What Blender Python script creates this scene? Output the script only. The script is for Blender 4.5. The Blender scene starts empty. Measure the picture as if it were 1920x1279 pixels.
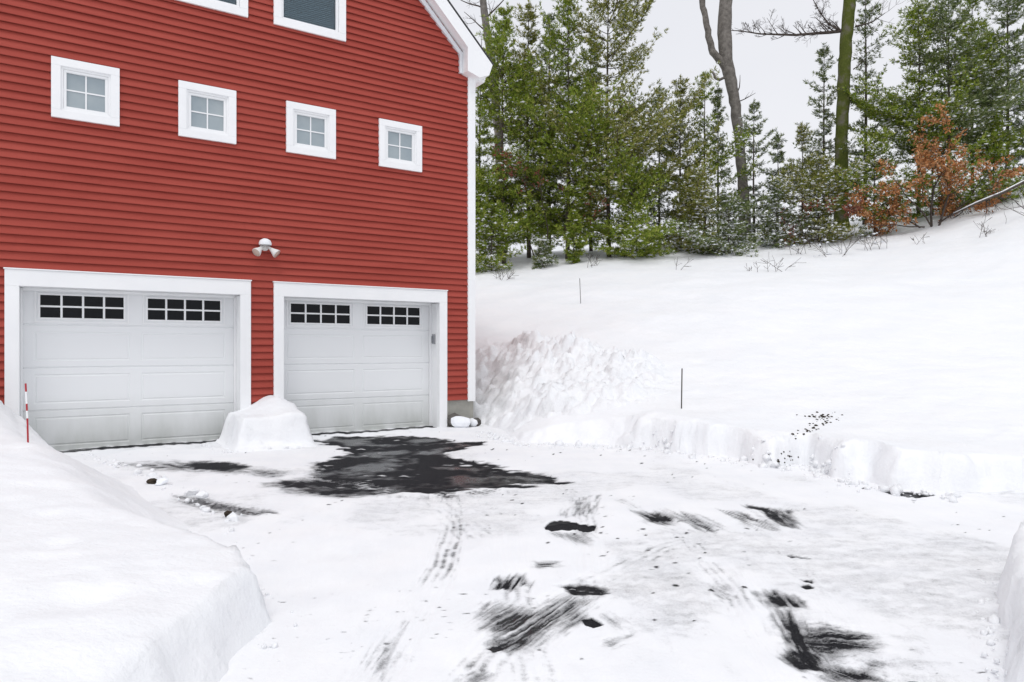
import bpy, math, random
import numpy as np
from mathutils import Vector

R = math.radians
sc = bpy.context.scene
COL = sc.collection
rng = np.random.default_rng(7)
random.seed(7)

# ------------------------------------------------------------------ camera maths
F, CX, HY, HC = 1300.0, 960.0, 654.0, 1.36      # focal length, centre, horizon (photo pixels), eye height (m)

def ground(x, y, z=0.0):
    D = F * (HC - z) / (y - HY)
    return ((x - CX) / F * D, D)

def at(x, y, D):
    return ((x - CX) / F * D, D, HC + (HY - y) / F * D)

# ------------------------------------------------------------------ numpy noise
def _hash(ix, iy, seed):
    h = (ix.astype(np.int64) * 374761393 + iy.astype(np.int64) * 668265263 + seed * 974711) & 0xffffffff
    h = ((h ^ (h >> 13)) * 1274126177) & 0xffffffff
    h = (h ^ (h >> 16)) & 0xffffffff
    return h / 4294967295.0

def vnoise(x, y, seed=0):
    ix, iy = np.floor(x), np.floor(y)
    fx, fy = x - ix, y - iy
    fx = fx * fx * fx * (fx * (fx * 6 - 15) + 10); fy = fy * fy * fy * (fy * (fy * 6 - 15) + 10)
    a, b = _hash(ix, iy, seed), _hash(ix + 1, iy, seed)
    c, d = _hash(ix, iy + 1, seed), _hash(ix + 1, iy + 1, seed)
    return (a + (b - a) * fx) * (1 - fy) + (c + (d - c) * fx) * fy

def fbm(x, y, seed=0, oct=4):
    t, a, n = 0, .5, 0
    for i in range(oct):
        t = t + a * vnoise(x * 2 ** i + 17.3 * i, y * 2 ** i - 9.1 * i, seed + i); n += a; a *= .5
    return t / n

def cells(x, y, seed=0):
    """distance to the nearest jittered point and that point's random value"""
    ix, iy = np.floor(x), np.floor(y)
    best = np.full(x.shape, 9.0); val = np.zeros(x.shape)
    for dx in (-1, 0, 1):
        for dy in (-1, 0, 1):
            cx, cy = ix + dx, iy + dy
            px = cx + _hash(cx, cy, seed); py = cy + _hash(cx, cy, seed + 5)
            d = np.hypot(x - px, y - py); m = d < best
            best = np.where(m, d, best); val = np.where(m, _hash(cx, cy, seed + 9), val)
    return best, val

def sstep(a, b, x):
    t = np.clip((x - a) / (b - a), 0, 1)
    return t * t * (3 - 2 * t)

def sd_poly(px, py, poly):
    """signed distance, negative inside"""
    d = np.full(px.shape, 1e9); ins = np.zeros(px.shape, bool); n = len(poly)
    for i in range(n):
        ax, ay = poly[i]; bx, by = poly[(i + 1) % n]
        ex, ey = bx - ax, by - ay
        t = np.clip(((px - ax) * ex + (py - ay) * ey) / (ex * ex + ey * ey + 1e-12), 0, 1)
        d = np.minimum(d, np.hypot(px - ax - t * ex, py - ay - t * ey))
        c = ((ay > py) != (by > py))
        with np.errstate(divide='ignore', invalid='ignore'):
            xi = ax + (py - ay) * ex / (ey if abs(ey) > 1e-9 else 1e-9)
        ins ^= c & (px < xi)
    return np.where(ins, -d, d)

# ------------------------------------------------------------------ materials
def mat(name, col, rough=.6, spec=.3, metal=0.0):
    m = bpy.data.materials.new(name); m.use_nodes = True
    b = m.node_tree.nodes['Principled BSDF']
    b.inputs['Base Color'].default_value = (*col, 1); b.inputs['Roughness'].default_value = rough
    b.inputs['Specular IOR Level'].default_value = spec; b.inputs['Metallic'].default_value = metal
    return m

def N(m, t, **kw):
    n = m.node_tree.nodes.new(t)
    for k, v in kw.items():
        if k in n.inputs: n.inputs[k].default_value = v
        else: setattr(n, k, v)
    return n

def L(m, a, b): m.node_tree.links.new(a, b)
def BS(m): return m.node_tree.nodes['Principled BSDF']

def ramp(m, fac, stops):
    r = N(m, 'ShaderNodeValToRGB'); e = r.color_ramp.elements
    while len(e) < len(stops): e.new(.5)
    for i, (p, c) in enumerate(stops):
        e[i].position = p; e[i].color = (*c, 1)
    L(m, fac, r.inputs[0]); return r.outputs[0]

def noise(m, scale, detail=4, vec=None, rough=.55):
    n = N(m, 'ShaderNodeTexNoise'); n.inputs['Scale'].default_value = scale
    n.inputs['Detail'].default_value = detail; n.inputs['Roughness'].default_value = rough
    if vec is None:
        g = N(m, 'ShaderNodeNewGeometry'); vec = g.outputs['Position']
    L(m, vec, n.inputs['Vector']); return n.outputs['Fac']

def bump(m, h, dist=.01, strength=1.0):
    b = N(m, 'ShaderNodeBump'); b.inputs['Distance'].default_value = dist; b.inputs['Strength'].default_value = strength
    L(m, h, b.inputs['Height']); L(m, b.outputs[0], BS(m).inputs['Normal'])

def varied(name, c0, c1, scale, rough=.6, spec=.3, bdist=0, bscale=None, detail=5):
    m = mat(name, c0, rough, spec)
    L(m, ramp(m, noise(m, scale, detail), [(.3, c0), (.7, c1)]), BS(m).inputs['Base Color'])
    if bdist: bump(m, noise(m, bscale or scale, 6), bdist)
    return m

def snow_mat(name, b1=.02, b2=.008):
    m = mat(name, (.87, .88, .905), .55, .25)
    L(m, ramp(m, noise(m, 1.3, 5), [(.3, (.83, .845, .87)), (.7, (.865, .87, .885))]), BS(m).inputs['Base Color'])
    a = N(m, 'ShaderNodeMath', operation='MULTIPLY'); L(m, noise(m, 3.0, 5), a.inputs[0]); a.inputs[1].default_value = b1
    c = N(m, 'ShaderNodeMath', operation='MULTIPLY_ADD'); L(m, noise(m, 38, 3), c.inputs[0]); c.inputs[1].default_value = b2
    L(m, a.outputs[0], c.inputs[2]); bump(m, c.outputs[0], 1.0)
    return m

M = {}
M['snow'] = snow_mat('snow', .03, .004)
M['rough_snow'] = snow_mat('rough_snow', .05, .012)
M['load'] = mat('branch_snow', (.84, .86, .89), .6, .2)
M['white'] = varied('white_trim', (.85, .86, .87), (.89, .895, .90), 2.5, .45, .35)
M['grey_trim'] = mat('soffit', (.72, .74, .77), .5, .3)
M['concrete'] = varied('concrete', (.30, .30, .27), (.42, .41, .37), 5, .9, .2, .004, 60)
M['black'] = mat('rubber', (.012, .012, .013), .7, .3)
M['shingle'] = varied('shingle', (.05, .05, .055), (.09, .09, .09), 12, .9, .2, .01, 40)
M['blind'] = mat('blind', (.46, .53, .57), .6, .3)
M['dark_pane'] = mat('dark_pane', (.005, .006, .008), .02, .2)
M['grey_metal'] = mat('grey_plastic', (.28, .29, .31), .4, .4)
M['lamp_glass'] = mat('lamp_glass', (.55, .45, .38), .2, .5)
M['lamp_body'] = mat('lamp_body', (.74, .73, .71), .4, .4)
M['rock'] = varied('rock', (.06, .055, .05), (.16, .15, .14), 9, .9, .2, .02, 20)
M['dirt'] = varied('dirt', (.025, .02, .016), (.07, .055, .04), 20, .95, .1, .01, 40)
M['stake'] = mat('stake', (.05, .04, .035), .6, .3)
M['stake_red'] = mat('stake_red', (.42, .03, .04), .5, .3)

# red vinyl siding
m = mat('siding', (.42, .07, .05), .6, .12); M['siding'] = m
g = N(m, 'ShaderNodeNewGeometry'); mp = N(m, 'ShaderNodeMapping'); mp.inputs['Scale'].default_value = (1, 1, 9)
L(m, g.outputs['Position'], mp.inputs[0])
L(m, ramp(m, noise(m, .9, 5, mp.outputs[0]), [(.3, (.325, .056, .042)), (.7, (.395, .076, .057))]), BS(m).inputs['Base Color'])
bump(m, noise(m, 60, 3, mp.outputs[0]), .002)

# window glass: shaded by a drawn blind behind it
m = mat('pane', (.33, .38, .41), .03, .6); M['pane'] = m
L(m, ramp(m, noise(m, 2.5, 3), [(.3, (.28, .335, .37)), (.7, (.37, .42, .44))]), BS(m).inputs['Base Color'])
# clear glass in front of blinds
m = mat('clear_glass', (1, 1, 1)); M['clear'] = m
nt = m.node_tree; nt.nodes.remove(BS(m))
tr = N(m, 'ShaderNodeBsdfTransparent'); tr.inputs[0].default_value = (.80, .87, .90, 1)
gl = N(m, 'ShaderNodeBsdfGlossy'); gl.inputs['Roughness'].default_value = .02
fr = N(m, 'ShaderNodeFresnel'); mx = N(m, 'ShaderNodeMixShader')
L(m, fr.outputs[0], mx.inputs[0]); L(m, tr.outputs[0], mx.inputs[1]); L(m, gl.outputs[0], mx.inputs[2])
L(m, mx.outputs[0], nt.nodes['Material Output'].inputs[0])

# garage door paint: splash-back dirt on the lowest section
m = mat('door_paint', (.66, .69, .72), .42, .35); M['door'] = m
g = N(m, 'ShaderNodeNewGeometry'); sp = N(m, 'ShaderNodeSeparateXYZ'); L(m, g.outputs['Position'], sp.inputs[0])
mr = N(m, 'ShaderNodeMapRange'); L(m, sp.outputs['Z'], mr.inputs[0])
mr.inputs[1].default_value = .75; mr.inputs[2].default_value = -.05; mr.inputs[3].default_value = 0; mr.inputs[4].default_value = 1
ml = N(m, 'ShaderNodeMath', operation='MULTIPLY'); L(m, mr.outputs[0], ml.inputs[0])
mp = N(m, 'ShaderNodeMapping'); mp.inputs['Scale'].default_value = (2.2, 2.2, .7); L(m, g.outputs['Position'], mp.inputs[0])
L(m, noise(m, 1.6, 5, mp.outputs[0]), ml.inputs[1])
L(m, ramp(m, ml.outputs[0], [(0, (.83, .845, .855)), (.65, (.50, .52, .49))]), BS(m).inputs['Base Color'])

# driveway: asphalt under a thin broken layer of packed snow
m = mat('driveway', (.8, .8, .8), .5, .3); M['drive'] = m
at_ = N(m, 'ShaderNodeAttribute', attribute_name='bare')
def madd(x, k, y):
    q = N(m, 'ShaderNodeMath', operation='MULTIPLY_ADD'); L(m, x, q.inputs[0]); q.inputs[1].default_value = k
    if hasattr(y, 'node'): L(m, y, q.inputs[2])
    else: q.inputs[2].default_value = y
    return q.outputs[0]
v1 = madd(noise(m, 16, 9, None, .75), .50, at_.outputs['Fac'])
v2 = madd(noise(m, 110, 5, None, .8), .62, v1)
sb = madd(v2, 1.0, -.56)
snowcol = ramp(m, noise(m, 2.2, 6), [(.3, (.81, .82, .845)), (.7, (.865, .868, .88))])
asph = ramp(m, noise(m, 120, 2), [(.35, (.010, .010, .012)), (.75, (.040, .040, .044))])
k = N(m, 'ShaderNodeValToRGB'); e = k.color_ramp.elements
e[0].position = .20; e[0].color = (0, 0, 0, 1); e[1].position = .68; e[1].color = (1, 1, 1, 1)
x_ = e.new(.34); x_.color = (.16, .16, .16, 1); x_ = e.new(.54); x_.color = (.62, .62, .62, 1)
L(m, sb, k.inputs[0])
mc = N(m, 'ShaderNodeMix', data_type='RGBA'); L(m, k.outputs[0], mc.inputs[0]); L(m, snowcol, mc.inputs[6]); L(m, asph, mc.inputs[7])
L(m, mc.outputs[2], BS(m).inputs['Base Color'])
rr = N(m, 'ShaderNodeMapRange'); L(m, k.outputs[0], rr.inputs[0]); rr.inputs[3].default_value = .6
wet = N(m, 'ShaderNodeMapRange'); L(m, noise(m, 1.6, 4), wet.inputs[0]); wet.inputs[1].default_value = .40; wet.inputs[2].default_value = .50
wet.inputs[3].default_value = .22; wet.inputs[4].default_value = .60
sr = N(m, 'ShaderNodeMapRange'); L(m, wet.outputs[0], sr.inputs[0]); sr.inputs[1].default_value = .22; sr.inputs[2].default_value = .6; sr.inputs[3].default_value = .20; sr.inputs[4].default_value = .02; L(m, sr.outputs[0], BS(m).inputs['Specular IOR Level'])
L(m, wet.outputs[0], rr.inputs[4]); L(m, rr.outputs[0], BS(m).inputs['Roughness'])
inv = N(m, 'ShaderNodeMath', operation='SUBTRACT'); inv.inputs[0].default_value = 1; L(m, k.outputs[0], inv.inputs[1])
h2 = N(m, 'ShaderNodeMath', operation='MULTIPLY_ADD'); L(m, noise(m, 60, 4), h2.inputs[0]); h2.inputs[1].default_value = .35; L(m, inv.outputs[0], h2.inputs[2])
bump(m, h2.outputs[0], .008)

def leaf_mat(name, cols, rough=.7):
    m = mat(name, cols[0], rough, .15)
    g = N(m, 'ShaderNodeNewGeometry')
    L(m, ramp(m, g.outputs['Random Per Island'], [(i / (len(cols) - 1), c) for i, c in enumerate(cols)]), BS(m).inputs['Base Color'])
    return m

M['needle_a'] = leaf_mat('needles_green', [(.07, .115, .016), (.155, .225, .02), (.24, .31, .034), (.38, .38, .11)])
M['needle_b'] = leaf_mat('needles_olive', [(.075, .095, .02), (.17, .20, .03), (.27, .28, .06), (.40, .35, .17)])
M['needle_c'] = leaf_mat('needles_blue', [(.055, .085, .03), (.12, .17, .05), (.19, .23, .08), (.32, .33, .19)])
M['brown_leaf'] = leaf_mat('brown_leaf', [(.19, .075, .026), (.36, .145, .05), (.46, .21, .085), (.52, .30, .16)])
M['red_leaf'] = leaf_mat('red_leaf', [(.09, .03, .02), (.17, .055, .035), (.22, .08, .05)])
M['bark'] = varied('bark', (.055, .045, .038), (.13, .11, .095), 9, .95, .1, .02, 14)
M['grey_bark'] = varied('grey_bark', (.11, .10, .09), (.24, .22, .20), 6, .95, .1, .03, 12)
M['twig'] = varied('twig', (.05, .04, .035), (.11, .09, .08), 9, .95, .1)
m = varied('mossy_bark', (.10, .09, .06), (.15, .14, .09), 5, .95, .1, .03, 12); M['moss_bark'] = m
L(m, ramp(m, noise(m, 2.3, 6), [(.34, (.14, .13, .10)), (.5, (.085, .10, .022)), (.7, (.06, .075, .018))]), BS(m).inputs['Base Color'])

# ------------------------------------------------------------------ mesh building
class MB:
    def __init__(s): s.v = []; s.f = []
    def quad(s, a, b, c, d): n = len(s.v); s.v += [a, b, c, d]; s.f.append((n, n + 1, n + 2, n + 3))
    def box(s, x0, x1, y0, y1, z0, z1):
        n = len(s.v)
        s.v += [(x0, y0, z0), (x1, y0, z0), (x1, y1, z0), (x0, y1, z0), (x0, y0, z1), (x1, y0, z1), (x1, y1, z1), (x0, y1, z1)]
        for q in ((0, 3, 2, 1), (4, 5, 6, 7), (0, 1, 5, 4), (1, 2, 6, 5), (2, 3, 7, 6), (3, 0, 4, 7)): s.f.append(tuple(n + i for i in q))
        return s
    def prism(s, pts, y0, y1):
        """polygon (x, z) extruded from y0 to y1"""
        n = len(s.v); k = len(pts)
        s.v += [(x, y0, z) for x, z in pts] + [(x, y1, z) for x, z in pts]
        s.f.append(tuple(n + i for i in range(k))); s.f.append(tuple(n + k + i for i in reversed(range(k))))
        for i in range(k):
            j = (i + 1) % k; s.f.append((n + i, n + k + i, n + k + j, n + j))
        return s
    def tube(s, pts, rad, seg=7, cap=True):
        n0 = len(s.v); pts = [Vector(p) for p in pts]; k = len(pts); ref = Vector((.31, .17, .93))
        for i, p in enumerate(pts):
            d = (pts[min(i + 1, k - 1)] - pts[max(i - 1, 0)]).normalized()
            r = Vector((1, 0, 0)) if abs(d.z) > .8 else Vector((0, 0, 1))
            a = d.cross(r).normalized(); b = d.cross(a)
            for j in range(seg):
                t = 2 * math.pi * j / seg
                s.v.append(tuple(p + (a * math.cos(t) + b * math.sin(t)) * rad[i]))
        for i in range(k - 1):
            for j in range(seg):
                a = n0 + i * seg + j; b = n0 + i * seg + (j + 1) % seg
                s.f.append((a, b, b + seg, a + seg))
        if cap:
            s.f.append(tuple(n0 + j for j in range(seg))); s.f.append(tuple(n0 + (k - 1) * seg + j for j in reversed(range(seg))))
        return s
    def lathe(s, prof, c, axis=(0, 0, 1), seg=16):
        ax = Vector(axis).normalized(); r = Vector((1, 0, 0)) if abs(ax.z) > .8 else Vector((0, 0, 1))
        a = ax.cross(r).normalized(); b = ax.cross(a); n0 = len(s.v); c = Vector(c)
        for (rr_, h) in prof:
            for j in range(seg):
                t = 2 * math.pi * j / seg
                s.v.append(tuple(c + ax * h + (a * math.cos(t) + b * math.sin(t)) * max(rr_, 1e-4)))
        for i in range(len(prof) - 1):
            for j in range(seg):
                p = n0 + i * seg + j; q = n0 + i * seg + (j + 1) % seg
                s.f.append((p, q, q + seg, p + seg))
        return s
    def build(s, name, material, parent=None, loc=None, smooth=False, bevel=0):
        me = bpy.data.meshes.new(name); loc = Vector(loc) if loc is not None else Vector((0, 0, 0))
        me.from_pydata([tuple(Vector(p) - loc) for p in s.v], [], s.f); me.materials.append(material); me.validate()
        import bmesh
        bm = bmesh.new(); bm.from_mesh(me); bmesh.ops.recalc_face_normals(bm, faces=bm.faces); bm.to_mesh(me); bm.free()
        if smooth: me.polygons.foreach_set('use_smooth', [True] * len(me.polygons))
        o = bpy.data.objects.new(name, me); COL.objects.link(o); o.location = loc
        if parent: o.parent = parent
        if bevel:
            b = o.modifiers.new('bevel', 'BEVEL'); b.width = bevel; b.segments = 2; b.limit_method = 'ANGLE'
        return o

def np_mesh(name, verts, faces, material, parent=None, smooth=False, loc=(0, 0, 0)):
    me = bpy.data.meshes.new(name); nv, nf, k = len(verts), len(faces), faces.shape[1]
    verts = verts - np.array(loc)
    me.vertices.add(nv); me.vertices.foreach_set('co', verts.astype(np.float32).ravel())
    me.loops.add(nf * k); me.loops.foreach_set('vertex_index', faces.astype(np.int32).ravel())
    me.polygons.add(nf); me.polygons.foreach_set('loop_start', np.arange(0, nf * k, k, dtype=np.int32))
    me.polygons.foreach_set('loop_total', np.full(nf, k, dtype=np.int32))
    if smooth: me.polygons.foreach_set('use_smooth', np.ones(nf, bool))
    me.materials.append(material); me.update(calc_edges=True)
    o = bpy.data.objects.new(name, me); COL.objects.link(o); o.location = loc
    if parent: o.parent = parent
    return o

def tag(o, label=None, cat=None, group=None, kind=None):
    if label: o['label'] = label
    if cat: o['category'] = cat
    if group: o['group'] = group
    if kind: o['kind'] = kind
    return o

def empty(name, loc=(0, 0, 0), rz=0):
    o = bpy.data.objects.new(name, None); COL.objects.link(o); o.location = loc; o.rotation_euler = (0, 0, rz)
    o.empty_display_size = .3
    return o

def copy_tree(o, parent=None):
    c = o.copy(); COL.objects.link(c)
    if parent: c.parent = parent
    for ch in list(o.children): copy_tree(ch, c)
    return c

def grid_mesh(name, X, Y, Z, keep=None, material=None, loc=(0, 0, 0)):
    ny, nx = X.shape; V = np.stack([X.ravel(), Y.ravel(), Z.ravel()], 1)
    i = np.arange(ny - 1)[:, None] * nx + np.arange(nx - 1)[None, :]
    Fc = np.stack([i, i + 1, i + 1 + nx, i + nx], -1).reshape(-1, 4)
    if keep is not None:
        k = keep.ravel(); Fc = Fc[(k[Fc]).any(1)]
        used = np.unique(Fc); re = np.zeros(len(V), int); re[used] = np.arange(len(used)); V = V[used]; Fc = re[Fc]
    return np_mesh(name, V, Fc, material, smooth=True, loc=loc)

# ------------------------------------------------------------------ house frame
Cc = (-.694, 12.36); U = (.8409, .5412); NN = (.5412, -.8409)
def wall_so(X, Y):
    dx, dy = X - Cc[0], Y - Cc[1]
    return -(dx * U[0] + dy * U[1]), dx * NN[0] + dy * NN[1]
def wall_pt(s, o): return (Cc[0] - s * U[0] + o * NN[0], Cc[1] - s * U[1] + o * NN[1])

# ------------------------------------------------------------------ terrain
EDGE = [wall_pt(-.05, .0), (-.35, 11.3), ground(965, 833), ground(1060, 836), ground(1150, 840), ground(1220, 842), ground(1300, 855), ground(1400, 868),
        ground(1455, 880), ground(1500, 872), ground(1540, 885), ground(1600, 905), ground(1660, 922), ground(1790, 930), ground(1920, 925),
        (9, 6.3), (14, 6.2), (14, 4.6), (6, 4.5), (3.9, 4.3), (3.0, 3.9), (2.7, 3.4), (2.3, 2.8), (2.1, 2.0), (2.0, 0), (2.0, -14),
        (-1.5, -14), (-1.5, 0), (-1.6, 3.0), (-2.6, 5.0), (-4.6, 7.2), (-7.6, 7.6), wall_pt(7.4, .1), wall_pt(7.4, -1), wall_pt(-.05, -1)]

def hill(X, Y):
    t = .27 * (Y - 10) + .06 * np.clip(X, -12, 40); k = .35
    z = k * np.logaddexp(0, t / k)
    top = 6.3 + .03 * (Y - 33) + .06 * np.clip(X, -12, 40) + .22 * .8 * np.logaddexp(0, (X - 13.2 - .1 * (Y - 25)) / .8)
    z = z + .22 * .8 * np.logaddexp(0, (X - 13.2 - .1 * (Y - 25)) / .8) * sstep(12, 20, Y)
    z = np.where(Y > 25, -.6 * np.logaddexp(-z / .6, -top / .6), z)
    return z + .35 * (fbm(X * .22, Y * .22, 3, 3) - .5) * sstep(11, 20, Y)

def snow_top(X, Y):
    z = .11 + hill(X, Y) + .09 * (fbm(X * 1.1, Y * 1.1, 11, 4) - .5)
    # the ploughed block nearer the camera on the right stands a little taller
    z = z + .17 * np.exp(-((X - 4.0) / 1.3) ** 2 - ((Y - 7.2) / .9) ** 2) + .10 * np.exp(-((X - 2.5) / .9) ** 2 - ((Y - 9.2) / .9) ** 2)
    d, v = cells(X * 2.6, Y * 2.6, 31)
    lump = sstep(.6, 0, d) * (v > .55) * .10
    z = z + lump * sstep(5.0, 7.5, X) * sstep(9.5, 7.5, Y)
    # wind lip around the trees
    return z

def terrain(X, Y):
    sd = sd_poly(X, Y, EDGE)
    wob = .34 * (fbm(X * 1.5, Y * 1.5, 21, 4) - .5) + .05 * (fbm(X * 9, Y * 9, 22, 2) - .5)
    soft = .15 + .5 * sstep(-.2, .35, -Y + 0 * X + 99) * 0
    slump = .45 * sstep(.45, .8, fbm(X * .9 + 3, Y * .9, 43, 3))
    near = sstep(2.2, .2, X) * sstep(9.0, 10.0, Y); keepface = .62 * sstep(-.6, .7, X)
    st = sstep(-.02, .13 + slump, sd + wob)
    st = st * (1 - near) + near * (keepface * st + (1 - keepface) * sstep(-.05, 2.8, sd + wob))
    z = snow_top(X, Y)
    crown = .06 * np.exp(-((sd - .28) / .18) ** 2) * (.3 + 1.2 * fbm(X * 1.7, Y * 1.7, 41, 3))
    return -.16 + (z + .16 + crown) * st

def tz(x, y): return float(terrain(np.array([float(x)]), np.array([float(y)]))[0])

def axis(parts):
    return np.unique(np.concatenate([np.linspace(a, b, n, endpoint=True) for a, b, n in parts]).round(4))
gx = axis([(-70, -9, 24), (-9, -2.5, 60), (-2.5, 6.5, 260), (6.5, 26, 110), (26, 110, 26)])
gy = axis([(-40, 1, 40), (1, 5, 90), (5, 13, 250), (13, 36, 140), (36, 140, 26)])
GX, GY = np.meshgrid(gx, gy)
def crumble(X, Y, Z, seed, amp=.11):
    """break steep cut faces into chunks: shift points sideways by noise that also changes with height"""
    gy_, gx_ = np.gradient(Z); ddx = np.gradient(X, axis=1); ddy = np.gradient(Y, axis=0)
    g = np.hypot(gx_ / ddx, gy_ / ddy); m_ = sstep(.35, 1.6, g)
    a = fbm(X * 2.5 + Z * 11, Y * 2.5 - Z * 13, seed, 4) - .5; b = fbm(X * 2.5 - Z * 12, Y * 2.5 + Z * 11, seed + 20, 4) - .5
    c, v = cells(X * 6 + Z * 15, Y * 6 - Z * 12, seed + 40)
    return X + amp * 1.6 * a * m_, Y + amp * 1.6 * b * m_, Z + m_ * (.05 * (v - .5) * sstep(.8, .2, c) + .06 * (a + b))
GZ = terrain(GX, GY)
tag(grid_mesh('snow_ground', *crumble(GX, GY, GZ, 151, .05), None, M['snow']), kind='structure')

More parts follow.
